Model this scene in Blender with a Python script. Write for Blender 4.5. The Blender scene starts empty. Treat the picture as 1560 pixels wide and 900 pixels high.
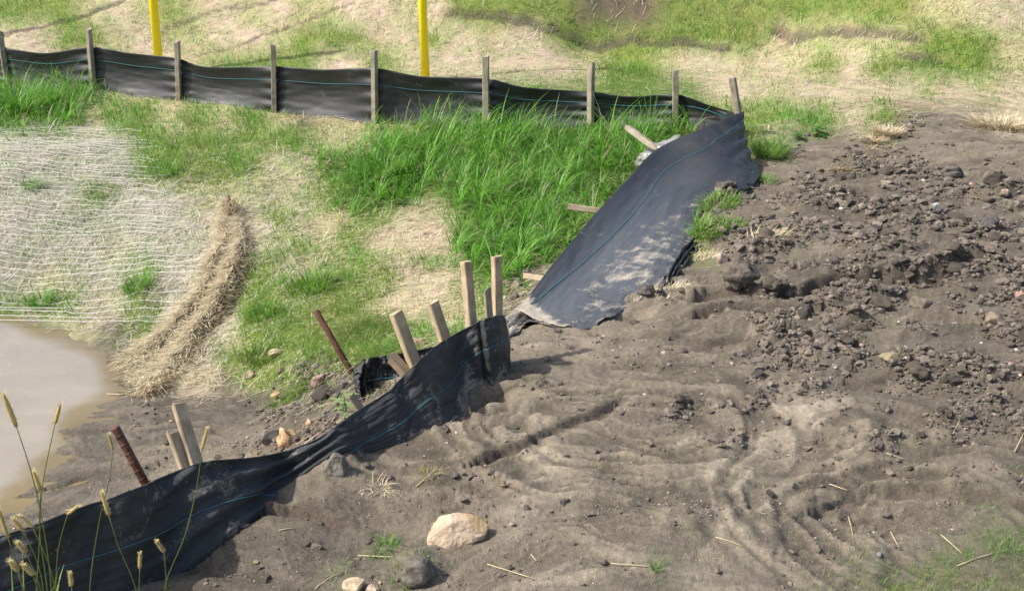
import bpy, math, random
import numpy as np
from mathutils import Vector
rad = math.radians
S = bpy.context.scene
C = S.collection
# ---------------------------------------------------------------- camera, sky, sun, exposure
CAM_H, PITCH, F = 2.0, rad(20), 1650.0          # metres, radians, focal length in photo pixels
cam = bpy.data.cameras.new('camera'); co = bpy.data.objects.new('camera', cam); C.objects.link(co)
co.location = (0, 0, CAM_H); co.rotation_euler = (rad(90) - PITCH, 0, 0)
cam.sensor_width = 36; cam.lens = F/1560*36; cam.clip_start = .05; cam.clip_end = 2000
S.camera = co
SUN_EL, SUN_AZ = rad(48), rad(-101)              # azimuth measured from +Y towards +X
world = bpy.data.worlds.new('World'); S.world = world; world.use_nodes = True
wn = world.node_tree; bg = wn.nodes['Background']
sky = wn.nodes.new('ShaderNodeTexSky'); sky.sky_type = 'NISHITA'; sky.sun_disc = False
sky.sun_elevation = SUN_EL; sky.sun_rotation = SUN_AZ; sky.dust_density = 3.0; sky.air_density = 1.0; sky.ozone_density = .6
wn.links.new(sky.outputs[0], bg.inputs[0]); bg.inputs[1].default_value = .14
sl = bpy.data.lights.new('sun', 'SUN'); so = bpy.data.objects.new('sun', sl); C.objects.link(so)
sl.energy = 3.9; sl.angle = rad(1.2); sl.color = (1, .955, .88)
sd = Vector((math.sin(SUN_AZ)*math.cos(SUN_EL), math.cos(SUN_AZ)*math.cos(SUN_EL), math.sin(SUN_EL)))
so.rotation_euler = sd.to_track_quat('Z', 'Y').to_euler(); so.location = (-6, -3, 8)
S.view_settings.view_transform = 'Standard'; S.view_settings.look = 'None'
S.view_settings.exposure = .55; S.view_settings.gamma = 1; S.view_settings.use_curve_mapping = False
S.render.engine = 'CYCLES'

# ---------------------------------------------------------------- noise
R = np.random.RandomState(11)
def _hash(ix, iy, seed):
    h = (ix.astype(np.int64)*374761393 + iy.astype(np.int64)*668265263 + seed*974711) & 0xffffffff
    h = ((h ^ (h >> 13))*1274126177) & 0xffffffff
    return (h ^ (h >> 16)) & 0xffffffff
def perlin(x, y, seed=0):
    xi = np.floor(x); yi = np.floor(y); fx = x-xi; fy = y-yi
    u = fx*fx*fx*(fx*(fx*6-15)+10); v = fy*fy*fy*(fy*(fy*6-15)+10)
    def g(a, b):
        t = _hash(xi+a, yi+b, seed)*(2*np.pi/4294967296.0)
        return np.cos(t)*(fx-a) + np.sin(t)*(fy-b)
    a = g(0, 0); b = g(1, 0); c = g(0, 1); d = g(1, 1)
    return ((a+(b-a)*u) + ((c+(d-c)*u)-(a+(b-a)*u))*v)*1.5
def fbm(x, y, o=4, seed=0, gain=.5):
    r = 0; a = 1; s = 0
    for i in range(o):
        r = r + a*perlin(x*2**i+17.3*i, y*2**i-9.1*i, seed+i); s += a; a *= gain
    return r/s
def sstep(a, b, x):
    t = np.clip((x-a)/(b-a), 0, 1); return t*t*(3-2*t)

# ---------------------------------------------------------------- pixel <-> world
cp, sp = math.cos(PITCH), math.sin(PITCH)
def ray(px, py):
    x = (px-780)/F; v = (450-py)/F
    return np.array([x, cp+v*sp, -sp+v*cp])
def PZ(px, py, z):                     # point of the ray at height z
    d = ray(px, py); return np.array([0, 0, CAM_H]) + d*((z-CAM_H)/d[2])
def PY(px, py, y):                     # point of the ray at distance y
    d = ray(px, py); return np.array([0, 0, CAM_H]) + d*(y/d[1])
def proj(x, y, z):
    zc = y*cp-(z-CAM_H)*sp; yc = y*sp+(z-CAM_H)*cp
    zc = np.maximum(zc, .2)
    return 780+F*x/zc, 450-F*yc/zc

# ---------------------------------------------------------------- terrain
WZ = -.70
ctrl = []
for a in [ # px, py, z
 (780,900,0),(500,900,-.03),(1100,900,0),(1400,900,-.01),(1560,900,-.01),(1560,750,.03),(1300,760,.0),(1000,780,.02),(700,780,.0),
 (560,800,-.02),(600,720,.02),(750,680,.05),(900,620,.07),(1100,620,.06),(1300,620,.07),(1560,600,.12),(820,560,.06),(1000,520,.07),
 (1250,500,.09),(1560,480,.15),(1050,440,.06),(1250,400,.10),(1560,360,.16),(1120,330,.06),(1300,300,.10),(1560,270,.16),(1180,262,.07),
 (1160,240,.07),(1350,225,.14),(1560,200,.17),(1200,190,.16),(1450,170,.20),
 (300,890,-.08),(380,810,-.02),(450,740,.03),(520,700,.05),(0,970,-.08),(150,930,-.08),(700,640,.05),(775,560,.05),(640,665,.05),
 # behind the near fence
 (200,690,-.67),(300,650,-.67),(400,625,-.64),(110,650,-.70),(130,700,-.685),(60,745,-.70),(20,800,-.69),(250,700,-.64),(330,680,-.58),
 (400,665,-.52),(450,650,-.45),(480,610,-.40),(520,570,-.38),(470,540,-.44),(560,500,-.36),(620,470,-.33),(680,430,-.30),(760,430,-.26),
 (790,450,-.2),(400,560,-.58),(330,590,-.66),(250,610,-.68),(420,480,-.44),(500,430,-.38),(560,380,-.30),
 # pond shore and bed
 (0,480,-.70),(80,505,-.70),(160,545,-.70),(185,600,-.70),(60,600,-.80),(0,700,-.80),(0,560,-.79),(100,575,-.77),(40,680,-.76),
 # left slope
 (100,450,-.62),(240,470,-.62),(300,500,-.62),(0,400,-.50),(100,350,-.40),(250,380,-.43),(380,400,-.40),(0,270,-.17),(150,270,-.20),(320,300,-.26),
 (450,300,-.25),(60,190,-.05),(250,200,-.06),(420,220,-.08),(560,240,-.10),
 (620,330,-.22),(740,330,-.20),(850,330,-.14),(700,250,-.08),(870,240,-.03),(980,250,.0),(800,400,-.22),(930,290,-.08),(1080,205,.05),
 # hill
 (0,60,.3),(0,0,.62),(300,60,.22),(300,0,.68),(600,100,.08),(600,50,.34),(600,0,.72),(900,100,.12),(900,50,.34),(900,0,.75),
 (1200,130,.16),(1200,60,.33),(1200,0,.78),(1560,120,.18),(1560,50,.38),(1560,0,.80)]:
    ctrl.append(PZ(*a))
for a in [ # px, py, world y  (along the far fence)
 (0,130,12.5),(135,138,12.0),(270,152,11.5),(416,172,10.9),(570,188,10.3),(740,196,10.0),(900,196,9.8),(1029,197,9.45),(1120,198,8.9)]:
    ctrl.append(PY(*a))
ctrl += [np.array(p, float) for p in [(-14,20,2.2),(0,20,1.9),(14,20,2.0),(-30,45,7),(0,45,6.5),(30,45,7),(-60,100,12),(60,100,12),(0,100,12),
   (-3,0,-.1),(3,0,-.05),(0,0,-.03),(0,-4,-.1),(6,3,.05),(8,6,.15),(-8,5,-.6),(-6,3,-.3),(-12,10,0),(12,10,.2),(0,1.5,-.02)]]
# terrain directly behind the near fence drops away
for px, py, yy, dz in [(0,965,2.69,.45),(100,930,2.85,.45),(200,895,3.05,.5),(300,850,3.3,.45),(400,785,3.7,.4),(500,695,4.0,.25)]:
    z0 = -.06 if px < 350 else .0
    q = PZ(px, py, z0); ctrl.append(q); ctrl.append(np.array([q[0]-.06, q[1]+.14, z0-.04])); ctrl.append(np.array([q[0]-.32, q[1]+.85, -.05-dz]))
ctrl = np.array(ctrl)
def _U(r2): return np.where(r2 > 1e-12, .5*r2*np.log(r2+1e-12), 0)
_n = len(ctrl); _d2 = ((ctrl[:, None, :2]-ctrl[None, :, :2])**2).sum(-1)
_A = np.zeros((_n+3, _n+3)); _A[:_n, :_n] = _U(_d2) + np.eye(_n)*.01
_A[:_n, _n] = 1; _A[:_n, _n+1:] = ctrl[:, :2]; _A[_n, :_n] = 1; _A[_n+1:, :_n] = ctrl[:, :2].T
_w = np.linalg.solve(_A, np.concatenate([ctrl[:, 2], [0, 0, 0]]))
def base_h(x, y):
    x = np.asarray(x, float); y = np.asarray(y, float); o = np.empty(x.shape).ravel(); X = x.ravel(); Y = y.ravel()
    for i in range(0, len(X), 60000):
        xx = X[i:i+60000]; yy = Y[i:i+60000]
        r2 = (xx[:, None]-ctrl[None, :, 0])**2 + (yy[:, None]-ctrl[None, :, 1])**2
        o[i:i+60000] = _U(r2) @ _w[:_n] + _w[_n] + _w[_n+1]*xx + _w[_n+2]*yy
    return np.clip(o, -1.0, 14).reshape(x.shape)

def T0(px, py):                       # where the ray meets the smooth land form
    d = ray(px, py); y = np.exp(np.linspace(math.log(1.5), math.log(40), 700)); ts = y/d[1]
    P = np.array([0, 0, CAM_H])[:, None]+d[:, None]*ts[None]; i = int(np.argmax(P[2] < base_h(P[0], P[1])))
    return P[:, i if i else -1]
# what covers the ground, read from above as a coarse plan
MAP = [
"yggpspgpspsppsspsggyyydddyyyyyyyyyyppss",
"ssggpsppsspgggpsgspssggygyygyppppppyggp",
"sspspsspggggssgpsssssspggpsspspgsgGGggp",
"ttttpppppppppppppttttttttttsspssssspsps",
"tttpyypypypdpppptttttttttttgggGgsgdmmms",
"nnnnngygygygpptttttttttttttpgsmmmdmmmmm",
"nnnnngggggppttttttttttttttmmmmmmcccmmmm",
"nnngnnnpppppgtttGtttttttttmccmcccccccmc",
"nnnnnnnnssgppgGssGtttttttttmcmccccccccc",
"nnnnpnnnsspgpgsssttttttmmmgmccmmccccccc",
"nppnngnnsggpgggssgttmmmmmmmmcmccccccccc",
"gpgppgnnsgygygpsspgdllllmmmmmcmcccccccc",
"wwppdgnssgyyyyggggmllmmmmmmmmccccmccccc",
"wwwwddssggyyggggmmmmmmlmmmmmmcmcccccccc",
"wwwwwdssdggeeeeemmmmmmmmmmmmcmccccccccc",
"wwwmmmmmmmeeeeemmmmmmmlmmmcmcmllccccccc",
"wwmmmmmmmkeeekmmmmmllmmmmmmcmllmmcmcccc",
"wwmmmmmmmmmmmmmmkmmmlllmmmmllllmmmmmccc",
"wmmmmmmmmmmlmmmmkmmmllmkkmmlllmmkmmmmmf",
"mmmmmmmmmmmkkkmmmmmlmmkkmlklllkmmmmmmff",
"mmmmmmmmkkkkkkkmmmmlmmmmmkkllkkmmmmffFF",
"mmmmmmmkkkkkfkfmmmmmmlllffllllmmfffFFFF",
"mmmmmmmkkkkkffkmmmmmllllfllllmmffFFFFFF"]
for r_ in MAP: assert len(r_) == 39, (r_, len(r_))
#        r    g    b    green tall straw clod  net
TYP = {
'e':(.125,.105,.080, .25,0,.08,.7),
'F':(.135,.120,.080, 0.85,0,.03,0),
's':(.47,.40,.27, .07,0,1.0,0), 'n':(.36,.345,.26, .38,0,.85,0), 'p':(.36,.34,.17, .50,0,.8,0), 'g':(.17,.21,.045, 1.15,0,.28,0),
'G':(.15,.19,.05, 1.0,0,.06,0), 'y':(.165,.20,.05, 1.4,0,.15,0), 'd':(.135,.108,.072, .30,0,.40,.6), 't':(.10,.15,.03, .5,1,.08,0),
'm':(.182,.152,.112, 0,0,.01,.03), 'l':(.232,.197,.148, 0,0,.01,.01), 'k':(.125,.105,.080, .01,0,.01,.03), 'c':(.135,.113,.086, .0,0,.03,1.0),
'f':(.155,.135,.10, .22,0,.03,.01), 'w':(.20,.165,.105, 0,0,0,0)}
MP = np.array([[TYP[c] for c in r_] for r_ in MAP])
def cover(x, y, h=None):
    if h is None: h = base_h(x, y)
    px, py = proj(x, y, h)
    w = .03+.010*np.asarray(y)                    # patch edges wander, in metres
    px = px + F/np.maximum(y, .8)*(.10*fbm(x*1.1, y*1.1, 3, 5)+.05*fbm(x*5, y*5, 2, 6)+.05*perlin(x*19, y*9, 16))
    py = py + F/np.maximum(y, .8)*.45*(.10*fbm(x*1.3, y*1.3, 3, 7)+.05*fbm(x*5, y*5, 2, 8)+.08*perlin(x*17, y*8, 18))
    u = np.clip(px/40-.5, 0, 37.999); v = np.clip(py/40-.5, 0, 21.999)
    i = u.astype(int); j = v.astype(int); fu = (u-i)[..., None]; fv = (v-j)[..., None]
    return (MP[j, i]*(1-fu)+MP[j, i+1]*fu)*(1-fv) + (MP[j+1, i]*(1-fu)+MP[j+1, i+1]*fu)*fv

SCARPS = [([(728,708),(800,690),(870,655),(930,622)],.045,.04),([(1075,452),(1180,452),(1280,432),(1340,420),(1400,420),(1480,405)],.12,.09),
 ([(1060,480),(1150,473),(1237,473)],.08,.07),([(1050,522),(1120,518),(1190,508)],.03,.05),([(930,522),(1000,515),(1085,527)],.02,.04),
 ([(1260,236),(1330,245),(1400,252),(1500,262)],.035,.08),([(1185,238),(1250,242)],.03,.06),([(1440,256),(1560,240)],.03,.07),
 ([(398,772),(440,760),(480,775),(520,790)],.07,.06),([(1240,782),(1330,748),(1420,746),(1550,768)],.035,.05),
 ([(370,598),(430,600)],.05,.08),([(90,662),(150,655),(230,668)],.02,.06),([(80,745),(160,725),(230,712)],.03,.07),
 ([(270,640),(330,650),(380,672)],.02,.06),([(680,20),(760,22),(830,40),(960,55),(1040,70),(1110,74)],.08,.09),([(1180,45),(1260,50),(1400,60)],.08,.11),
 ([(1380,85),(1430,90)],.08,.12),([(0,56),(60,42),(190,0)],.05,.07),([(240,50),(310,25),(420,-10)],.04,.05),([(300,85),(420,50),(540,2)],.04,.05),([(1000,765),(1060,760),(1100,740),(1130,700)],.012,.05),
 
 ([(560,800),(640,822)],.012,.04),([(1480,300),(1560,310)],.03,.06),([(1280,330),(1400,340),(1500,330)],.03,.06),([(1300,585),(1400,570),(1520,590)],.03,.06)]
_sc = [(np.array([T0(a, max(b, 2)) for a, b in pl])[:, :2], am, w) for pl, am, w in SCARPS]
PITS = [(735,603,.10,.11),(965,478,.08,.09),(880,528,.03,.035),(455,752,.05,.08),(420,458,.09,.12),(700,628,.05,.08),(1140,780,.02,.05)]
_pits = [(*T0(a, b)[:2], d, r) for a, b, d, r in PITS]
MOUNDS = [(512,702,.05,.09),(636,865,.06,.07),(1130,425,.03,.10),(1095,310,.05,.16),(1085,355,.05,.16),(1180,800,.03,.20),(1060,790,.03,.2),(800,690,.02,.3),(1300,660,.03,.25),(430,660,.05,.10)]
_mo = [(*T0(a, b)[:2], d, r) for a, b, d, r in MOUNDS]
_c1 = PZ(950,655,.04); _c2 = PZ(1440,800,.0)
def flow(x, y):
    """silt swirls left by the run-off: -1..1 bands round two eddies"""
    wx = x+.06*fbm(x*3, y*3, 2, 31); wy = y+.06*fbm(x*3, y*3, 2, 32)
    o = 0*x
    for (cx, cy, _), sx, seed, r1 in ((_c1, .8, 40, .75), (_c2, 1.1, 50, .95)):
        r = np.hypot((wx-cx)*sx, wy-cy); th = np.arctan2(wy-cy, wx-cx)
        r = r*(1+.25*perlin(wx*1.7, wy*1.7, seed+5))
        o = o + (1.0*perlin(r*9, th*1.3, seed)+1.1*perlin(r*24, th*1.6, seed+1))*sstep(r1, r1*.5, r)*sstep(.10, .35, r)*sstep(-.25, .25, perlin(wx*1.6, wy*1.6, seed+7)+.3)
    return o
def lam(x, y):
    """wavy laminae of sorted silt and sand"""
    wx = x+.45*fbm(x*.9+5, y*.9, 2, 211); wy = y+.42*fbm(x*.8, y*.9+3, 3, 212)
    return fbm(wx*1.1, wy*9, 4, 213, .6)
def streak(x, y):
    """thin sharp-edged bands of dark sand and pale silt drawn out along the old flow"""
    wx = x+.50*fbm(x*1.1+5, y*1.1, 3, 211); wy = y+.55*fbm(x*1.0, y*1.0+3, 3, 212)
    a = fbm(wx*1.7, wy*15, 4, 221, .62); b = perlin(wx*3.1, wy*42, 222)
    return .75*(sstep(.02, .10, a)-.5)+.45*a+.32*b
def height(x, y, full=True):
    x = np.asarray(x, float); y = np.asarray(y, float)
    h = base_h(x, y); K = cover(x, y, h)
    cl = K[..., 6]; mud = np.clip(1-K[..., 3]*1.5-K[..., 5]*1.2, 0, 1); dist = np.maximum(y, 1)
    h0 = h.copy()
    h = h + .022*fbm(x*3.5, y*4.5, 4, 205)*np.exp(-((h0+.69)/.05)**2)
    h = h + .035*fbm(x*.9, y*.9, 3, 1)*(.4+.6*sstep(-.69, -.6, h0)) + .012*fbm(x*4, y*4, 3, 2)*sstep(-.70, -.62, h0)
    h = h + (1-mud)*.03*fbm(x*3, y*3, 3, 3)
    fl = flow(x, y); h = h + .009*fl
    la = lam(x, y); q_ = la*7+.6*fbm(x*5, y*8, 3, 215); st_ = np.floor(q_)+sstep(.62, .95, q_-np.floor(q_))
    h = h + mud*(.0048*st_+.003*np.abs(la))*sstep(-.45, -.15, h0)*(.35+.65*sstep(-.1, .25, fbm(x*1.2+9, y*1.2, 2, 216)+.1)) + mud*.002*st_
    h = h + mud*.0050*streak(x, y)+mud*.005*sstep(-.02, .12, fl)*np.clip(np.abs(fl)*6, 0, 1)
    # fine gritty relief and broken clods
    h = h + mud*(.0045*fbm(x*11, y*16, 3, 9)+.0022*fbm(x*45, y*45, 2, 10))*sstep(-.71, -.66, h0)
    bl = np.abs(fbm(x*5, y*8, 4, 12)); pat = sstep(-.12, .25, fbm(x*2.2, y*3.2, 3, 13))
    h = h + cl*(.08*(.35-bl)*pat + .040*pat*np.abs(perlin(x*22, y*22, 14)) + .010*pat*np.abs(perlin(x*48, y*48, 15)))
    # drying ledges running across the bank
    led = perlin(x*1.3+3, y*7, 21); h = h + np.clip(mud, 0, 1)*sstep(3.9, 4.8, y)*.020*sstep(-.04, .04, led)*(.5+cl)
    for pl, am, w in _sc:
        m = (x > pl[:, 0].min()-.6) & (x < pl[:, 0].max()+.6) & (y > pl[:, 1].min()-.8) & (y < pl[:, 1].max()+.6)
        if not m.any(): continue
        X = x[m]; Y = y[m]+(.5*w+.03)*perlin(x[m]*3.1, y[m]*1.2, 22)+.25*w*perlin(x[m]*9, y[m]*3, 23)
        best = np.full(X.shape, 9.); sg = np.zeros(X.shape); ends = np.ones(X.shape)
        for k in range(len(pl)-1):
            a = pl[k]; b = pl[k+1]; d = b-a; L2 = (d*d).sum(); t = ((X-a[0])*d[0]+(Y-a[1])*d[1])/L2; tc = np.clip(t, 0, 1)
            dx = X-a[0]-tc*d[0]; dy = Y-a[1]-tc*d[1]; dd = np.hypot(dx, dy); s = np.sign(d[0]*dy-d[1]*dx)*np.sign(d[0] if d[0] else 1)
            u = dd < best; best = np.where(u, dd, best); sg = np.where(u, s, sg)
        am_ = am; am = am*(1+.6*perlin(x[m]*4, y[m]*2, 24))*sstep(w*6, w*1.5, best)
        k_ = .5+.5*np.tanh(best*sg/(.0019*np.maximum(y[m], 2.5)))
        h[m] = h[m] + am*(k_*.35*np.exp(-best/(w*1.5)) - (1-k_)*.65*np.exp(-best/w))
    for cx, cy, d, r in _pits: h = h - d*np.exp(-(((x-cx)/r)**2+((y-cy)/(r*.8))**2)**1.5)
    for cx, cy, d, r in _mo: h = h + d*np.exp(-(((x-cx)/r)**2+((y-cy)/r)**2))*(1+.5*perlin(x*14, y*14, 25))
    return h
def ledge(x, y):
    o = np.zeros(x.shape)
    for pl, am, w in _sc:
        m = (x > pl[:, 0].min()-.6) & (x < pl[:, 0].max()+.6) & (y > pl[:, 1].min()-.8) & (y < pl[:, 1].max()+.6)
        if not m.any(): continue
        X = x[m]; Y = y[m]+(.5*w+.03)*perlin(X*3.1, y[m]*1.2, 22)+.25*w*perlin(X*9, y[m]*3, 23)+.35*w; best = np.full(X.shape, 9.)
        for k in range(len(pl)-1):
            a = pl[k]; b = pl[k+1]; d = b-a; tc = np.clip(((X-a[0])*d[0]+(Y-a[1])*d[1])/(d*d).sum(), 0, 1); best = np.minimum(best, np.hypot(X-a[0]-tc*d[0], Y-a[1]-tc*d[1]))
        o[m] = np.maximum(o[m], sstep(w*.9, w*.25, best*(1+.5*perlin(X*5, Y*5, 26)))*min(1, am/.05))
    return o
def T(px, py, dz=0.):                      # where the ray meets the ground
    d = ray(px, py); ts = np.linspace(1.5, 28, 900)/d[1]
    P = np.array([0, 0, CAM_H])[:, None]+d[:, None]*ts[None]
    hh = height(P[0], P[1]); i = int(np.argmax(P[2] < hh))
    if i == 0: i = 1
    e0 = P[2, i-1]-hh[i-1]; e1 = hh[i]-P[2, i]; f = e0/(e0+e1+1e-9)
    q = P[:, i-1]*(1-f)+P[:, i]*f; q[2] += dz; return q
def hz(x, y): return float(height(np.array([x]), np.array([y]))[0])

# ---------------------------------------------------------------- helpers
def tag(o, label=None, cat=None, group=None, kind=None):
    if label: o['label'] = label
    if cat: o['category'] = cat
    if group: o['group'] = group
    if kind: o['kind'] = kind
    return o
def link(name, me, mat=None, parent=None):
    o = bpy.data.objects.new(name, me); C.objects.link(o)
    if mat: me.materials.append(mat)
    if parent: o.parent = parent; o.matrix_parent_inverse.identity(); 
    return o
def empty(name, loc=(0, 0, 0)):
    o = bpy.data.objects.new(name, None); C.objects.link(o); o.location = loc; o.empty_display_size = .1; return o
def mesh_np(name, V, quads=None, tris=None, col=None, smooth=True, org=None):
    V = np.asarray(V, np.float32).reshape(-1, 3)
    if org is not None: V = V-np.asarray(org, np.float32)
    me = bpy.data.meshes.new(name); me.vertices.add(len(V)); me.vertices.foreach_set('co', V.ravel())
    nq = 0 if quads is None else len(quads); nt = 0 if tris is None else len(tris)
    li = []
    if nq: li.append(np.asarray(quads, np.int32).ravel())
    if nt: li.append(np.asarray(tris, np.int32).ravel())
    li = np.concatenate(li); me.loops.add(len(li)); me.loops.foreach_set('vertex_index', li)
    me.polygons.add(nq+nt)
    st = np.concatenate([np.arange(nq)*4, nq*4+np.arange(nt)*3]).astype(np.int32)
    me.polygons.foreach_set('loop_start', st)
    me.polygons.foreach_set('use_smooth', np.full(nq+nt, smooth))
    if col is not None:
        a = me.color_attributes.new('tint', 'FLOAT_COLOR', 'POINT')
        cc = np.ones((len(V), 4), np.float32); cc[:, :col.shape[1]] = col; a.data.foreach_set('color', cc.ravel())
    me.update(calc_edges=True); me.validate(); return me

def N(nt, t, **kw):
    n = nt.nodes.new(t)
    for k, v in kw.items():
        if k in n.inputs: n.inputs[k].default_value = v
        else: setattr(n, k, v)
    return n
def new_mat(name, rough=.8, col=(.5, .5, .5), spec=.3):
    m = bpy.data.materials.new(name); m.use_nodes = True; nt = m.node_tree; b = nt.nodes['Principled BSDF']
    b.inputs['Roughness'].default_value = rough; b.inputs['Base Color'].default_value = (*col, 1); b.inputs['Specular IOR Level'].default_value = spec
    return m, nt, b
def ramp_noise(nt, scale, lo, hi, detail=4, coord=None, dist=0.):
    n = N(nt, 'ShaderNodeTexNoise', Scale=scale, Detail=detail, Distortion=dist)
    if coord: nt.links.new(coord, n.inputs['Vector'])
    r = N(nt, 'ShaderNodeMapRange'); r.inputs['To Min'].default_value = lo; r.inputs['To Max'].default_value = hi
    r.inputs['From Min'].default_value = .3; r.inputs['From Max'].default_value = .7
    nt.links.new(n.outputs['Fac'], r.inputs['Value']); return n, r
def tint_mat(name, rough, spec, var=(.7, 1.3), scale=30, bump=0., bscale=200, transl=0., objc=False):
    """colour from the 'tint' attribute, broken up by noise"""
    m, nt, b = new_mat(name, rough, spec=spec)
    at = N(nt, 'ShaderNodeVertexColor'); at.layer_name = 'tint'
    tc = N(nt, 'ShaderNodeTexCoord').outputs['Object' if objc else 'Object']
    _, r = ramp_noise(nt, scale, var[0], var[1], 5, tc)
    mx = N(nt, 'ShaderNodeVectorMath', operation='MULTIPLY'); nt.links.new(at.outputs['Color'], mx.inputs[0]); nt.links.new(r.outputs[0], mx.inputs[1])
    nt.links.new(mx.outputs[0], b.inputs['Base Color'])
    if bump:
        n, _ = ramp_noise(nt, bscale, 0, 1, 6, tc); bp = N(nt, 'ShaderNodeBump', Strength=bump, Distance=.01)
        nt.links.new(n.outputs['Fac'], bp.inputs['Height']); nt.links.new(bp.outputs[0], b.inputs['Normal'])
    if transl:
        tr = N(nt, 'ShaderNodeBsdfTranslucent'); nt.links.new(mx.outputs[0], tr.inputs['Color'])
        ms = N(nt, 'ShaderNodeMixShader'); ms.inputs[0].default_value = transl
        nt.links.new(b.outputs[0], ms.inputs[1]); nt.links.new(tr.outputs[0], ms.inputs[2])
        nt.links.new(ms.outputs[0], nt.nodes['Material Output'].inputs['Surface'])
    return m

# ---- materials
M = {}
def ground_mat():
    m, nt, b = new_mat('bare_ground', .85, spec=.25)
    at = N(nt, 'ShaderNodeVertexColor'); at.layer_name = 'tint'
    tc = N(nt, 'ShaderNodeTexCoord').outputs['Object']
    _, r1 = ramp_noise(nt, 7, .86, 1.14, 6, tc, .4); _, r2 = ramp_noise(nt, 60, .80, 1.2, 6, tc); _, r3 = ramp_noise(nt, 330, .72, 1.3, 3, tc)
    a = at.outputs['Color']
    for r in (r1, r2, r3):
        mx = N(nt, 'ShaderNodeVectorMath', operation='MULTIPLY'); nt.links.new(a, mx.inputs[0]); nt.links.new(r.outputs[0], mx.inputs[1]); a = mx.outputs[0]
    # pale grit grains
    vo = N(nt, 'ShaderNodeTexVoronoi', Scale=120.0); nt.links.new(tc, vo.inputs['Vector'])
    lt = N(nt, 'ShaderNodeMath', operation='LESS_THAN'); lt.inputs[1].default_value = .17; nt.links.new(vo.outputs['Distance'], lt.inputs[0])
    sx = N(nt, 'ShaderNodeSeparateColor'); nt.links.new(vo.outputs['Color'], sx.inputs[0])
    gt = N(nt, 'ShaderNodeMath', operation='GREATER_THAN'); gt.inputs[1].default_value = .86; nt.links.new(sx.outputs[0], gt.inputs[0])
    ml = N(nt, 'ShaderNodeMath', operation='MULTIPLY'); nt.links.new(lt.outputs[0], ml.inputs[0]); nt.links.new(gt.outputs[0], ml.inputs[1])
    mi = N(nt, 'ShaderNodeMix', data_type='RGBA'); nt.links.new(ml.outputs[0], mi.inputs['Factor']); nt.links.new(a, mi.inputs['A']); mi.inputs['B'].default_value = (.42, .37, .31, 1)
    nt.links.new(mi.outputs['Result'], b.inputs['Base Color'])
    n1, _ = ramp_noise(nt, 45, 0, 1, 8, tc, .3); n2, _ = ramp_noise(nt, 260, 0, 1, 4, tc)
    ad = N(nt, 'ShaderNodeMath', operation='MULTIPLY_ADD'); ad.inputs[1].default_value = 1.1; nt.links.new(n2.outputs['Fac'], ad.inputs[0]); nt.links.new(n1.outputs['Fac'], ad.inputs[2])
    bp = N(nt, 'ShaderNodeBump', Strength=.9, Distance=.0075); nt.links.new(ad.outputs[0], bp.inputs['Height']); nt.links.new(bp.outputs[0], b.inputs['Normal'])
    # damp silt is smoother (alpha of tint = dampness)
    mr = N(nt, 'ShaderNodeMapRange'); mr.inputs['To Min'].default_value = .9; mr.inputs['To Max'].default_value = .42
    nt.links.new(at.outputs['Alpha'], mr.inputs['Value']); nt.links.new(mr.outputs[0], b.inputs['Roughness'])
    return m
M['ground'] = ground_mat()
M['grass'] = tint_mat('grass_blade', .42, .4, (.75, 1.25), 9, transl=.48)
M['straw'] = tint_mat('dry_straw', .7, .2, (.8, 1.2), 12, transl=.12)
M['clod'] = tint_mat('dried_clod', .92, .15, (.7, 1.3), 60, .9, 140)
M['rock'] = tint_mat('broken_stone', .7, .3, (.72, 1.22), 16, .7, 70)
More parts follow.
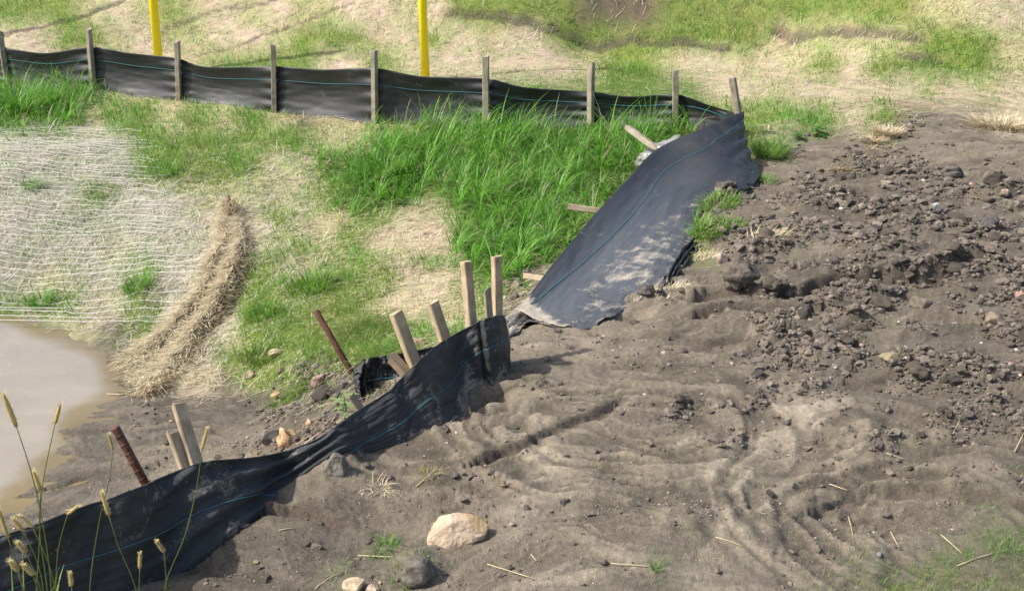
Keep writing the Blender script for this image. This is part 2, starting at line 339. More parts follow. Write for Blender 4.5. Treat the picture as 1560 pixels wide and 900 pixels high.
def fabric_mat():
    m, nt, b = new_mat('woven_black_plastic', .42, (.013, .0135, .015), .55)
    at = N(nt, 'ShaderNodeVertexColor'); at.layer_name = 'tint'      # r = dust, g = sheen painted as lighter blue-grey
    sx = N(nt, 'ShaderNodeSeparateColor'); nt.links.new(at.outputs['Color'], sx.inputs[0])
    tc = N(nt, 'ShaderNodeTexCoord').outputs['Object']
    n, r = ramp_noise(nt, 9, -.55, .55, 7, tc, .6); n2, r2 = ramp_noise(nt, 90, -.3, .3, 4, tc)
    ad = N(nt, 'ShaderNodeMath', operation='ADD'); nt.links.new(sx.outputs[0], ad.inputs[0]); nt.links.new(r.outputs[0], ad.inputs[1])
    ad2 = N(nt, 'ShaderNodeMath', operation='ADD'); nt.links.new(ad.outputs[0], ad2.inputs[0]); nt.links.new(r2.outputs[0], ad2.inputs[1])
    mr = N(nt, 'ShaderNodeMapRange'); mr.inputs['From Min'].default_value = .35; mr.inputs['From Max'].default_value = 1.1; mr.clamp = True
    nt.links.new(ad2.outputs[0], mr.inputs['Value'])
    mi = N(nt, 'ShaderNodeMix', data_type='RGBA'); nt.links.new(mr.outputs[0], mi.inputs['Factor'])
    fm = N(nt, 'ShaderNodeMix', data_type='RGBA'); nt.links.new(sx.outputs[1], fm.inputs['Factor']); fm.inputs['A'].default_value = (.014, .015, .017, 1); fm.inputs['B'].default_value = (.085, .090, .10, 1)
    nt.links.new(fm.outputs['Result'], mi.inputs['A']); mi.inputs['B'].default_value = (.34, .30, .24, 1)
    nt.links.new(mi.outputs['Result'], b.inputs['Base Color'])
    m3 = N(nt, 'ShaderNodeMapRange'); m3.inputs['To Min'].default_value = .50; m3.inputs['To Max'].default_value = .85
    nt.links.new(mr.outputs[0], m3.inputs['Value']); ra = N(nt, 'ShaderNodeMath', operation='MULTIPLY_ADD'); ra.inputs[1].default_value = .2; nt.links.new(sx.outputs[2], ra.inputs[0]); nt.links.new(m3.outputs[0], ra.inputs[2]); nt.links.new(ra.outputs[0], b.inputs['Roughness'])
    # weave
    mp = N(nt, 'ShaderNodeMapping'); nt.links.new(tc, mp.inputs['Vector']); mp.inputs['Scale'].default_value = (20, 20, 260)
    n3 = N(nt, 'ShaderNodeTexNoise', Scale=1.0, Detail=3.0); nt.links.new(mp.outputs[0], n3.inputs['Vector'])
    n4, _ = ramp_noise(nt, 420, 0, 1, 2, tc)
    a3 = N(nt, 'ShaderNodeMath', operation='MULTIPLY_ADD'); a3.inputs[1].default_value = .5; nt.links.new(n4.outputs['Fac'], a3.inputs[0]); nt.links.new(n3.outputs['Fac'], a3.inputs[2])
    bp = N(nt, 'ShaderNodeBump', Strength=.45, Distance=.004); nt.links.new(a3.outputs[0], bp.inputs['Height']); nt.links.new(bp.outputs[0], b.inputs['Normal'])
    return m
M['fabric'] = fabric_mat()
M['thread'] = new_mat('cyan_thread', .5, (.045, .20, .235))[0]
def wood_mat(name, c1, c2):
    m, nt, b = new_mat(name, .78, c1, .2)
    tc = N(nt, 'ShaderNodeTexCoord').outputs['Object']
    mp = N(nt, 'ShaderNodeMapping'); nt.links.new(tc, mp.inputs['Vector']); mp.inputs['Scale'].default_value = (110, 110, 7)
    n = N(nt, 'ShaderNodeTexNoise', Scale=1.0, Detail=6.0, Distortion=.8); nt.links.new(mp.outputs[0], n.inputs['Vector'])
    n2, r2 = ramp_noise(nt, 11, .50, 1.12, 7, tc, .5)
    cr = N(nt, 'ShaderNodeMix', data_type='RGBA'); nt.links.new(n.outputs['Fac'], cr.inputs['Factor']); cr.inputs['A'].default_value = (*c1, 1); cr.inputs['B'].default_value = (*c2, 1)
    mx = N(nt, 'ShaderNodeVectorMath', operation='MULTIPLY'); nt.links.new(cr.outputs['Result'], mx.inputs[0]); nt.links.new(r2.outputs[0], mx.inputs[1])
    nt.links.new(mx.outputs[0], b.inputs['Base Color'])
    bp = N(nt, 'ShaderNodeBump', Strength=.5, Distance=.004); nt.links.new(n.outputs['Fac'], bp.inputs['Height']); nt.links.new(bp.outputs[0], b.inputs['Normal'])
    return m
M['wood'] = wood_mat('fresh_pine', (.70, .57, .40), (.40, .29, .17))
M['grey_wood'] = wood_mat('weathered_wood', (.47, .41, .31), (.29, .245, .18))
def rust_mat():
    m, nt, b = new_mat('rusty_steel', .7, (.1, .04, .025), .35)
    tc = N(nt, 'ShaderNodeTexCoord').outputs['Object']; n, r = ramp_noise(nt, 40, 0, 1, 6, tc)
    mi = N(nt, 'ShaderNodeMix', data_type='RGBA'); nt.links.new(r.outputs[0], mi.inputs['Factor']); mi.inputs['A'].default_value = (.055, .026, .02, 1); mi.inputs['B'].default_value = (.17, .07, .04, 1)
    nt.links.new(mi.outputs['Result'], b.inputs['Base Color'])
    bp = N(nt, 'ShaderNodeBump', Strength=.4, Distance=.003); nt.links.new(n.outputs['Fac'], bp.inputs['Height']); nt.links.new(bp.outputs[0], b.inputs['Normal']); return m
M['rust'] = rust_mat()
def yellow_mat():
    m, nt, b = new_mat('yellow_plastic', .38, (.86, .60, .0), .5)
    tc = N(nt, 'ShaderNodeTexCoord').outputs['Object']; n, r = ramp_noise(nt, 5, .93, 1.03, 6, tc)
    v = N(nt, 'ShaderNodeVectorMath', operation='MULTIPLY'); v.inputs[0].default_value = (.97, .76, .006); nt.links.new(r.outputs[0], v.inputs[1]); nt.links.new(v.outputs[0], b.inputs['Base Color']); return m
M['yellow'] = yellow_mat()
def water_mat():
    m, nt, b = new_mat('muddy_water', .03, (.26, .225, .165), .5)
    b.inputs['IOR'].default_value = 1.33
    tc = N(nt, 'ShaderNodeTexCoord').outputs['Object']
    mp = N(nt, 'ShaderNodeMapping'); nt.links.new(tc, mp.inputs['Vector']); mp.inputs['Scale'].default_value = (1, 1.8, 1)
    n, r = ramp_noise(nt, 2.0, .90, 1.08, 4, mp.outputs[0], .6)
    at = N(nt, 'ShaderNodeVertexColor'); at.layer_name = 'tint'; v = N(nt, 'ShaderNodeVectorMath', operation='MULTIPLY'); nt.links.new(at.outputs['Color'], v.inputs[0]); nt.links.new(r.outputs[0], v.inputs[1]); nt.links.new(v.outputs[0], b.inputs['Base Color'])
    n2 = N(nt, 'ShaderNodeTexNoise', Scale=16.0, Detail=3.0, Distortion=.6); nt.links.new(mp.outputs[0], n2.inputs['Vector'])
    bp = N(nt, 'ShaderNodeBump', Strength=.18, Distance=.02); nt.links.new(n2.outputs['Fac'], bp.inputs['Height']); nt.links.new(bp.outputs[0], b.inputs['Normal'])
    # shallow edge lets the bed show
    b.inputs['Transmission Weight'].default_value = .0
    return m
M['water'] = water_mat()
m_, nt_, b_ = new_mat('cloudy_plastic', .3, (.33, .33, .30), .5); b_.inputs['Transmission Weight'].default_value = .35; M['plastic'] = m_
M['net'] = new_mat('white_netting', .6, (.74, .72, .66))[0]

# ---------------------------------------------------------------- ground sheet
def build_ground():
    r = 1.0036
    ys = [1.15]
    while ys[-1] < 16.5: ys.append(ys[-1]*r)
    while ys[-1] < 900: ys.append(ys[-1]*1.09)
    ys = np.concatenate([[-6, -3, -1, 0, .5, .8, 1.0], ys])
    s = np.concatenate([[-6, -4, -2.6, -1.8, -1.3, -1.0, -.85, -.75, -.68], np.arange(-.62, .621, .0017), [.68, .75, .85, 1.0, 1.3, 1.8, 2.6, 4, 6]])
    Y, Sx = np.meshgrid(ys, s, indexing='ij'); X = Sx*(np.abs(Y)+.25)
    H = height(X, Y)
    K = cover(X, Y)
    col = K[..., :3].copy()
    mud = np.clip(1-K[..., 3]*1.5-K[..., 5]*1.2, 0, 1)
    fl = flow(X, Y)
    mot = .30*fbm(X*1.3, Y*2.6, 5, 60)+.9*(sstep(-.02, .12, fl)-.5)*np.clip(np.abs(fl)*6, 0, 1)+.25*fl + .3*lam(X, Y) + .95*streak(X, Y)*sstep(-.5, .3, fbm(X*.9, Y*.9+7, 2, 223))*(1-.5*K[..., 6]) + .35*fbm(X*6, Y*14, 3, 61)*sstep(3.4, 4.6, Y)
    f = (1+.46*np.tanh(mot*1.1)*mud)[..., None]
    col = col*f
    dk = sstep(.12, .42, fbm(X*2.3+8, Y*3.1, 4, 63))*mud*(.35+.65*K[..., 6])
    col = col*(1-.33*dk[..., None])
    # patchy green cover and dead thatch inside the vegetated areas
    lg = ledge(X, Y)[..., None]*.8; col = col*(1-lg)+np.array([.095, .076, .058])*lg  # dark exposed soil colour along ledges, painted in place of their shade
    g = fbm(X*3, Y*3, 4, 66)*(1-mud); col[..., 0] *= 1-.35*g; col[..., 1] *= 1-.05*g; col[..., 2] *= 1-.45*g
    damp = np.clip(sstep(.0, .5, fbm(X*1.1+4, Y*2, 3, 64))*mud*(1-K[..., 6])*.6 + sstep(-.55, -.69, H), 0, 1)
    col = col*(1-.30*sstep(-.60, -.69, H)[..., None]*mud[..., None])
    c4 = np.concatenate([np.clip(col, .01, .8), damp[..., None]], -1).reshape(-1, 4)
    ny, nx = Y.shape; idx = np.arange(ny*nx).reshape(ny, nx)
    q = np.stack([idx[:-1, :-1], idx[:-1, 1:], idx[1:, 1:], idx[1:, :-1]], -1).reshape(-1, 4)
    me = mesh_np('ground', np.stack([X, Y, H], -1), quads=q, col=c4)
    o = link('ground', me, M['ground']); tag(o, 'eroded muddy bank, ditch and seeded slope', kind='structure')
build_ground()
# pond
def build_water():
    xs = np.linspace(-7.5, -1.2, 320); ys = np.linspace(3.6, 7.6, 220); X, Y = np.meshgrid(xs, ys)
    V = np.stack([X, Y, np.full_like(X, WZ)+.0012*perlin(X*3, Y*6, 3)], -1); ny, nx = X.shape; idx = np.arange(ny*nx).reshape(ny, nx)
    q = np.stack([idx[:-1, :-1], idx[:-1, 1:], idx[1:, 1:], idx[1:, :-1]], -1)
    hb = base_h(X, Y)+.02*fbm(X*2, Y*3, 3, 200); f = sstep(.006, .040, WZ-hb)[..., None]; col = np.array([.19,.145,.07])*(1-f)+np.array([.285,.250,.195])*f
    keep = (height(X, Y) < WZ+.03); kq = keep[:-1, :-1] | keep[1:, 1:]
    o = link('water', mesh_np('water', V, quads=q[kq], col=col.reshape(-1, 3)), M['water']); tag(o, 'shallow muddy runoff pond', kind='structure')
build_water()

# ---------------------------------------------------------------- strand builders (vectorised)
def blades(P, L, W, az, lean, curl, col, seg=3, org=None, name='blades', flat=False):
    """curved tapering leaf ribbons. P base, L length, W width, az heading, lean start tilt (0 up), curl extra tilt at tip"""
    n = len(P); t = np.linspace(0, 1, seg+1); pos = P.copy(); pts = [P.copy()]; 
    for k in range(seg):
        a = lean + curl*((k+.5)/seg); st = (L/seg)[:, None]*np.stack([np.sin(a)*np.cos(az), np.sin(a)*np.sin(az), np.cos(a)], -1)
        pos = pos+st; pts.append(pos.copy())
    pts = np.stack(pts, 1)                                     # n, seg+1, 3
    wv = np.stack([-np.sin(az+R.uniform(-.9, .9, n)), np.cos(az), np.zeros(n)], -1); wv /= np.linalg.norm(wv, axis=1)[:, None]+1e-6
    prof = np.array([.75, 1.0, .8, .5, .25])[:seg+1] if not flat else np.ones(seg+1)
    if seg == 2 and not flat: prof = np.array([.8, .9, .0])
    V = []; 
    for k in range(seg):
        off = wv*(W*prof[k]/2)[:, None]; V += [pts[:, k]-off, pts[:, k]+off]
    if flat: off = wv*(W/2)[:, None]; V += [pts[:, seg]-off, pts[:, seg]+off]
    else: V.append(pts[:, seg])
    m = len(V); V = np.stack(V, 1); b = np.arange(n)[:, None]*m; Q = []
    for k in range(seg if flat else seg-1): Q.append(b+np.array([2*k, 2*k+1, 2*k+3, 2*k+2]))
    Tt = None if flat else b+np.array([2*seg-2, 2*seg-1, 2*seg])
    cc = np.repeat(col[:, None, :], m, 1).reshape(-1, 3)
    return mesh_np(name, V, quads=np.concatenate(Q) if Q else None, tris=Tt, col=cc, org=org)
def mixcol(n, pal, jit=.18):
    pal = np.array(pal); i = R.randint(0, len(pal), n); j = R.randint(0, len(pal), n); f = R.rand(n, 1)
    return np.clip((pal[i]*f+pal[j]*(1-f))*(1+R.uniform(-jit, jit, (n, 1))), 0, 1)
def fan(n, y0, y1, smax=.60, pw=1.):
    y = np.exp(R.uniform(0, 1, n)**pw*math.log(y1/y0))*y0; s = R.uniform(-smax, smax, n); return s*(y+.25), y
GREEN = [(.10,.28,.02),(.13,.34,.03),(.07,.20,.02),(.19,.38,.06),(.22,.40,.08)]
YGREEN = [(.20,.30,.04),(.16,.29,.035),(.27,.31,.08),(.13,.25,.03)]
STRAW = [(.60,.51,.34),(.50,.42,.27),(.68,.61,.46),(.40,.31,.18),(.56,.46,.28)]
PALE = [(.54,.50,.39),(.45,.41,.31),(.63,.59,.48),(.34,.30,.21)]

# fabric keep-out: nothing grows through the fallen sheet
SHEET = [(800,455),(840,405),(912,320),(1000,228),(1060,200),(1132,170),(1153,262),(1130,290),(1065,325),(1050,378),(1005,430),(940,462),(895,497),(845,480)]
def inside(poly, x, y):
    c = np.zeros(x.shape, bool); n = len(poly)
    for i in range(n):
        x1, y1 = poly[i]; x2, y2 = poly[(i+1) % n]
        c ^= ((y1 > y) != (y2 > y)) & (x < (x2-x1)*(y-y1)/((y2-y1) or 1e-9)+x1)
    return c
def patchy(x, y, seed, sc=2.0): return fbm(x*sc, y*sc, 4, seed)

def scatter_short():
    x, y = fan(520000, 2.0, 17.); b0 = base_h(x, y); K = cover(x, y, b0); g = K[:, 3]
    n = patchy(x, y, 70, 1.6)+.6*patchy(x, y, 71, 6); px, py = proj(x, y, b0)
    ok = (R.rand(len(x)) < np.clip(g*.75+.75*n*np.sqrt(g+.02)-.05, 0, 1)) & (g > .03) & (b0 > WZ-.005) & ~inside(SHEET, px, py)
    x = x[ok]; y = y[ok]; K = K[ok]; h = height(x, y); ok = h > WZ; x = x[ok]; y = y[ok]; h = h[ok]; K = K[ok]
    n = len(x); dist = y
    yel = np.clip(patchy(x, y, 72, .9)*2+.35+.25*(y > 12), 0, 1)[:, None]
    col = mixcol(n, YGREEN)*yel+mixcol(n, GREEN)*(1-yel)
    cl = sstep(.12, .4, patchy(x, y, 75, 3.2)+.4*patchy(x, y, 76, 9))*(K[:, 3] > .4)*(dist > 4)
    col = col*(1-.45*cl[:, None])+mixcol(n, GREEN)*.45*cl[:, None]*1.1
    L = R.uniform(.02, .07, n)*(1+.5*(K[:, 3] > .8))*(.7+.04*dist)*np.where(dist < 4, .7, 1)*(1+1.1*cl); W = R.uniform(.0018, .0032, n)*np.clip(dist/4.5, .45, 2.6)
    me = blades(np.stack([x, y, h-.004], -1), L, W, R.uniform(0, 6.28, n), R.uniform(.1, .7, n), R.uniform(.2, 1.1, n), col, 2, name='short_grass')
    o = link('short_grass', me, M['grass']); tag(o, 'short patchy yellow green seedling grass over the straw slopes and mud', 'grass', kind='stuff'); print('short', n)
scatter_short()
def px_(x, y): return proj(x, y, base_h(x, y))[0]
def scatter_tall():
    x, y = fan(190000, 5.2, 13.5, .6, 1.); b0 = base_h(x, y); K = cover(x, y, b0); px, py = proj(x, y, b0)
    fy = np.interp(px, [0,135,270,416,570,740,900,1029,1120,1140], [12.5,12.0,11.5,10.9,10.3,10.0,9.8,9.45,8.9,8.8])
    cl = patchy(x, y, 80, 1.8); ok = (R.rand(len(x)) < np.clip(K[:, 4]*1.3-.2+.8*cl, 0, 1)) & (K[:, 4] > .12) & ~inside(SHEET, px, py) & (y < fy-.12) & (px < 1112)
    x = x[ok]; y = y[ok]; K = K[ok]; cl = cl[ok]; h = height(x, y)
    # blades gather into tussocks
    cell = .16; cx = (np.floor(x/cell)+.5)*cell+.05*np.sin(np.floor(y/cell)*7.); cy = (np.floor(y/cell)+.5)*cell+.05*np.sin(np.floor(x/cell)*5.)
    x = x*.45+cx*.55; y = y*.45+cy*.55; h = height(x, y)
    n = len(x); az = np.arctan2(y-cy, x-cx)+R.normal(0, 1.0, n)
    az = np.arctan2(np.sin(az)*.9-.10, np.cos(az)*.9+.25)
    ten = _hash(np.floor(cx*31), np.floor(cy*37), 5)/4294967296.0
    Kt = np.clip(K[:, 4], 0, 1)
    L = R.uniform(.13, .36, n)*(.45+.95*ten)*(.5+.5*Kt)*(1+.75*np.exp(-np.clip(np.interp(px_(x, y), [0,135,270,416,570,740,900,1029,1120,1140], [12.5,12.0,11.5,10.9,10.3,10.0,9.8,9.45,8.9,8.8])-y, 0, 5)/.45))
    E = np.array([PZ(*t)[:2] for t in [(786,470,.03),(840,405,.06),(912,320,.12),(1000,228,.22),(1060,200,.33),(1133,169,.43)]])
    de = np.full(n, 9.)
    for a, b in zip(E[:-1], E[1:]):
        d = b-a; t = np.clip(((x-a[0])*d[0]+(y-a[1])*d[1])/(d@d), 0, 1); de = np.minimum(de, np.hypot(x-a[0]-t*d[0], y-a[1]-t*d[1]))
    L = L*np.clip(.42+de*.75, 0, 1)
    col = mixcol(n, GREEN, .28)*(.66+.66*ten[:, None])*np.array([1.0, 1.0, 1.]); dry = R.rand(n) < .07; col[dry] = mixcol(dry.sum(), STRAW)*.8
    me = blades(np.stack([x, y, h-.01], -1), L, R.uniform(.005, .010, n), az, R.uniform(.05, .75, n), R.uniform(.5, 2.3, n), col, 4, name='tall_grass')
    o = link('tall_grass', me, M['grass']); tag(o, 'lush bright green tall grass growing in front of the standing black fence', 'grass', kind='stuff'); print('tall', n)
scatter_tall()
def scatter_straw():
    x, y = fan(420000, 2.2, 17.); b0 = base_h(x, y); K = cover(x, y, b0); px, py = proj(x, y, b0)
    n = patchy(x, y, 90, 2.2)
    ok = (R.rand(len(x)) < np.clip(K[:, 5]*(.75+.5*n)*np.where((K[:, 3] > .6) & (y > 10), .4, 1), 0, 1)) & (K[:, 5] > .06) & (b0 > WZ+.008) & ~inside(SHEET, px, py)
    x = x[ok]; y = y[ok]; K = K[ok]; px = px[ok]; py = py[ok]; n = len(x); h = height(x, y)
    pale = ((px < 480) & (py > 185) & (py < 560))[:, None]
    col = np.where(pale, mixcol(n, PALE), mixcol(n, STRAW))
    L = R.uniform(.05, .16, n)*(.6+.04*y); W = R.uniform(.0018, .0036, n)*np.clip(y/6.5, .6, 1.35)
    az = R.normal(0, .9, n)+np.where(R.rand(n) < .5, 0, np.pi)
    e = .10; dx_ = (base_h(x+e, y)-base_h(x-e, y))/(2*e); dy_ = (base_h(x, y+e)-base_h(x, y-e))/(2*e)
    lean = 1.55-np.arctan(dx_*np.cos(az)+dy_*np.sin(az))-np.abs(R.normal(0, .11, n))
    me = blades(np.stack([x, y, h+R.uniform(.002, .016, n)+.006*(y > 10)], -1), L, W, az, lean, R.uniform(0, .18, n), col, 2, name='straw_mulch', flat=True)
    o = link('straw_mulch', me, M['straw']); tag(o, 'matted pale straw mulch spread over the seeded slopes', 'straw', kind='stuff'); print('straw', n)
scatter_straw()

# ---------------------------------------------------------------- rocks and clods
import bmesh
def ico(sub):
    bm = bmesh.new(); bmesh.ops.create_icosphere(bm, subdivisions=sub, radius=1); bm.verts.ensure_lookup_table()
    V = np.array([v.co[:] for v in bm.verts]); Fc = np.array([[v.index for v in f.verts] for f in bm.faces]); bm.free(); return V, Fc
IV = {s: ico(s) for s in (1, 2, 3, 4)}
def n3(V, f, seed): return perlin(V[:, 0]*f+V[:, 2]*f*.7+seed, V[:, 1]*f-V[:, 2]*f*.6, seed)+perlin(V[:, 1]*f+3, V[:, 2]*f+seed, seed+3)
def lump(sub, seed, facets=0, rough=.25, sc=(1, 1, .7), fine=.0):
    V, Fc = IV[sub]; V = V.copy(); rr = np.random.RandomState(seed)
    for _ in range(facets):                                          # broken planes
        d = rr.normal(size=3); d /= np.linalg.norm(d); c = rr.uniform(.45, .85); k = V@d; V = V-np.clip(k-c, 0, 9)[:, None]*d*1.0
    V = V*(1+rough*n3(V, 1.3, seed)+rough*.5*n3(V, 3.1, seed+5)+fine*n3(V, 8, seed+9))[:, None]
    return V*np.array(sc), Fc
def rock(name, px, py, wpx, hpx, label, col, seed, cat='stone', facets=9, sub=4, rz=0., dark=None, sink=.25, aspect=.8, smooth=True, rough=.10):
    q = T(px, py+hpx*.32); d = np.linalg.norm(q-np.array([0, 0, CAM_H])); w = wpx*d/F/2; hh = hpx*d/F/2
    V, Fc = lump(sub, seed, facets, rough, (1, aspect, min(1.0, hh/w*1.15)), .02)
    c, s = math.cos(rz), math.sin(rz); V = V@np.array([[c, s, 0], [-s, c, 0], [0, 0, 1]])*w
    c1 = np.array(col); t = sstep(-.3, .4, n3(V/w, 1.7, seed+20))[:, None]; c2 = np.array(dark if dark else [c*.6 for c in col])
    me = mesh_np(name, V, tris=Fc, col=c1*(1-t)+c2*t, smooth=smooth)
    o = link(name, me, M['rock']); o.location = (q[0], q[1], hz(q[0], q[1])+V[:, 2].max()*(1-2*sink)); tag(o, label, cat); return o
def hull_rock(px, py, wpx, label):
    pts = [(-1,-.1,-.2),(-.86,-.45,.02),(-.62,.1,.55),(-.3,.05,.72),(-.05,.15,.70),(.35,.25,.62),(.78,.2,.50),(1,.05,.22),(.95,-.2,.05),(.55,-.35,-.02),(.3,-.5,-.3),(-.35,-.62,-.35),(-.85,-.5,-.35),(.6,.4,-.3),(-.6,.5,-.3),(-.1,-.25,.58),(.9,-.1,-.3)]
    q = T(px, py); w = wpx*np.linalg.norm(q-[0, 0, CAM_H])/F/2; bm = bmesh.new()
    for p in pts: bm.verts.new(p)
    bmesh.ops.convex_hull(bm, input=bm.verts[:]); bmesh.ops.delete(bm, geom=[v for v in bm.verts if not v.link_faces], context='VERTS')
    bmesh.ops.bevel(bm, geom=bm.edges[:], offset=.03, segments=2, affect='EDGES', profile=.6)
    for _ in range(3): bmesh.ops.subdivide_edges(bm, edges=[e for e in bm.edges if e.calc_length() > .09], cuts=1, use_grid_fill=True)
    bmesh.ops.triangulate(bm, faces=bm.faces[:]); bm.verts.index_update()
    V = np.array([v.co[:] for v in bm.verts]); Fc = np.array([[v.index for v in f.verts] for f in bm.faces]); bm.free()
    V = V*(1+.035*n3(V, 3, 3)+.025*n3(V, 9, 4))[:, None]; t = sstep(-.1, .5, n3(V, 1.6, 24)+.5*(V[:, 0] > .4))[:, None]; c = np.array([.54,.41,.29])*(1-t)+np.array([.38,.27,.15])*t
    V[:, 2] *= .82; V *= w; o = link('sandstone_rock', mesh_np('sandstone_rock', V, tris=Fc, col=c), M['rock']); o.location = (q[0], q[1], hz(q[0], q[1])+.012); tag(o, label, 'stone')
hull_rock(697, 815, 94, 'pinkish orange angular sandstone chunk on grey mud in the foreground')
0 and rock('sandstone_rock', 697, 806, 96, 54, 'pinkish orange angular sandstone chunk on grey mud in the foreground', (.62,.42,.31), 5, rz=.25, dark=(.50,.35,.20), aspect=.62, facets=12, sink=.22, smooth=False, sub=3, rough=.06)
rock('sandstone_rock', 541, 893, 38, 20, 'broken tan sandstone lump cut by the bottom edge of the photo, beside a dirt hump', (.55,.42,.27), 8, smooth=False, sub=3)
rock('sandstone_rock', 568, 897, 22, 14, 'small flat tan stone right of the tan lump at the bottom edge', (.50,.40,.28), 9, smooth=False, sub=3)
rock('pale_stone', 1102, 394, 26, 20, 'rounded pale pink stone beside the grass tufts at the fallen sheet', (.55,.42,.34), 12, rough=.07)
rock('tan_stone', 1357, 547, 34, 13, 'tan yellowish flat stone in the cloddy mud', (.29,.24,.14), 14, rough=.07)
rock('pink_stone', 1556, 452, 22, 18, 'pink stone at the right edge among dark clods', (.52,.33,.26), 15)
rock('pale_stone', 1425, 317, 16, 14, 'small whitish stone in upper cloddy mud', (.58,.55,.49), 16)
rock('pale_stone', 1531, 293, 13, 13, 'small pink stone at the upper right of the cloddy mud', (.55,.38,.31), 17)
rock('orange_stone', 437, 668, 34, 30, 'orange knobbly stone beside the dark slab above the fence dip', (.58,.38,.21), 18, facets=6, rough=.25)
rock('grey_slab', 412, 662, 38, 30, 'dark grey angular slab tilted beside the orange stone', (.20,.18,.155), 19, smooth=False, sub=2, aspect=.5)
rock('orange_stone', 472, 642, 14, 18, 'small upright orange stone in the washed ditch edge', (.56,.38,.24), 20)
rock('flat_stone', 487, 574, 30, 30, 'pinkish flat flake of stone on the ditch side left of the rusty pipe', (.48,.33,.25), 21, smooth=False, sub=2, rz=.7, aspect=.5)
rock('flat_stone', 380, 568, 22, 22, 'brown pink stone in the grass beside the straw mat end', (.42,.31,.22), 22, aspect=.6)
rock('flat_stone', 425, 537, 32, 9, 'thin pale tan stone lying in yellow green grass', (.52,.42,.26), 23)
rock('orange_stone', 421, 599, 20, 10, 'small orange stone by the mud ledge at the grass edge', (.56,.38,.22), 24)
rock('flat_stone', 633, 523, 38, 12, 'reddish tan stone behind the black fabric between two pine stakes', (.50,.32,.22), 25)
rock('grey_stone', 693, 722, 13, 16, 'dark grey upright stone on the mud below the fence end', (.13,.12,.11), 26, smooth=False, sub=2)
rock('grey_stone', 767, 739, 13, 10, 'small brown stone between the fence and the foreground rock', (.24,.18,.12), 27)
rock('grey_stone', 802, 772, 12, 7, 'small dark flake of stone up and right of the foreground rock', (.12,.10,.09), 28)
rock('grey_stone', 780, 797, 10, 7, 'tiny pinkish pebble just right of the foreground rock', (.34,.26,.22), 29)
rock('dark_stone', 1504, 338, 32, 30, 'dark grey angular block on the right of the cloddy mud', (.12,.11,.105), 30, smooth=False, sub=2)
rock('dark_stone', 1400, 460, 34, 22, 'brown grey block below the long mud ledge', (.19,.16,.125), 31, smooth=False, sub=3)
rock('brown_stone', 1303, 466, 26, 24, 'rounded brown stone with a dark side under the mud ledge', (.17,.14,.11), 32)
rock('brown_stone', 1508, 490, 34, 26, 'brown square stone at right among clods', (.24,.19,.13), 33, facets=12)
rock('dirt_hump', 636, 862, 46, 40, 'rounded grey dirt hump below the foreground rock', (.17,.15,.125), 34, 'clod', facets=0, rough=.2, sink=.4)
rock('dirt_clod', 1128, 424, 44, 44, 'large crumbly dark clod standing below the pale pink stone', (.13,.11,.09), 35, 'clod', facets=0, rough=.4, sink=.25)
rock('dirt_clod', 985, 443, 22, 16, 'dark clod resting on the lower edge of the fallen sheet', (.12,.10,.085), 36, 'clod', facets=0, rough=.3)
rock('dirt_clod', 1450, 262, 30, 16, 'dark clod at the crest of the muddy bank', (.14,.12,.10), 37, 'clod', facets=0, rough=.3)
rock('grey_stone', 512, 703, 40, 40, 'rounded mud covered stone where the fence dips', (.23,.20,.165), 38, facets=4, rough=.12, sink=.35)

protos = []
for k in range(14):
    V, Fc = lump(3, 100+k, 7 if k % 2 else 3, .30, (1, R.uniform(.65, 1), R.uniform(.5, .8)), .06)
    c = np.array([(.155,.13,.105),(.125,.108,.09),(.19,.16,.125)][k % 3])
    protos.append(mesh_np('dirt_clod', V, tris=Fc, col=np.repeat(c[None], len(V), 0)*(1+.25*n3(V, 2, k))[:, None], smooth=k % 4 == 0)); protos[-1].materials.append(M['clod'])
def clod_xy(n, y0=2.6, y1=9.5, thr=.35):
    x, y = fan(n*12+3000, y0, y1, .56); K = cover(x, y); b0 = base_h(x, y); px, py = proj(x, y, b0)
    pat = fbm(x*2.2, y*3.2, 3, 13)+.5*fbm(x*6, y*8, 2, 95); p = np.clip(K[:, 6]*(.45+2.0*pat)+.004*(K[:, 6] > .01), 0, 1)
    ok = (R.rand(len(x)) < p) & (K[:, 5] < .35) & ~inside(SHEET, px, py) & (px > 200) & (px < 1590)
    return x[ok][:n], y[ok][:n]
x, y = clod_xy(300); h = height(x, y); first = True
for i in range(len(x)):
    o = bpy.data.objects.new('clod', protos[i % 14]); C.objects.link(o)
    s = min(.065, .018+.015*R.pareto(1.7))*np.clip(y[i]/5.5, .7, 1.3)
    if cover(np.array([x[i]]), np.array([y[i]]))[0, 6] < .45: s = min(s, .017)
    o.scale = (s, s, s); o.rotation_euler = (R.uniform(-.4, .4), R.uniform(-.4, .4), R.uniform(0, 6.28)); o.location = (x[i], y[i], h[i]+s*.12)
    tag(o, 'loose crumbly dark brown clod on the muddy bank', 'clod', 'loose clods on the muddy bank')
print('clods', len(x))
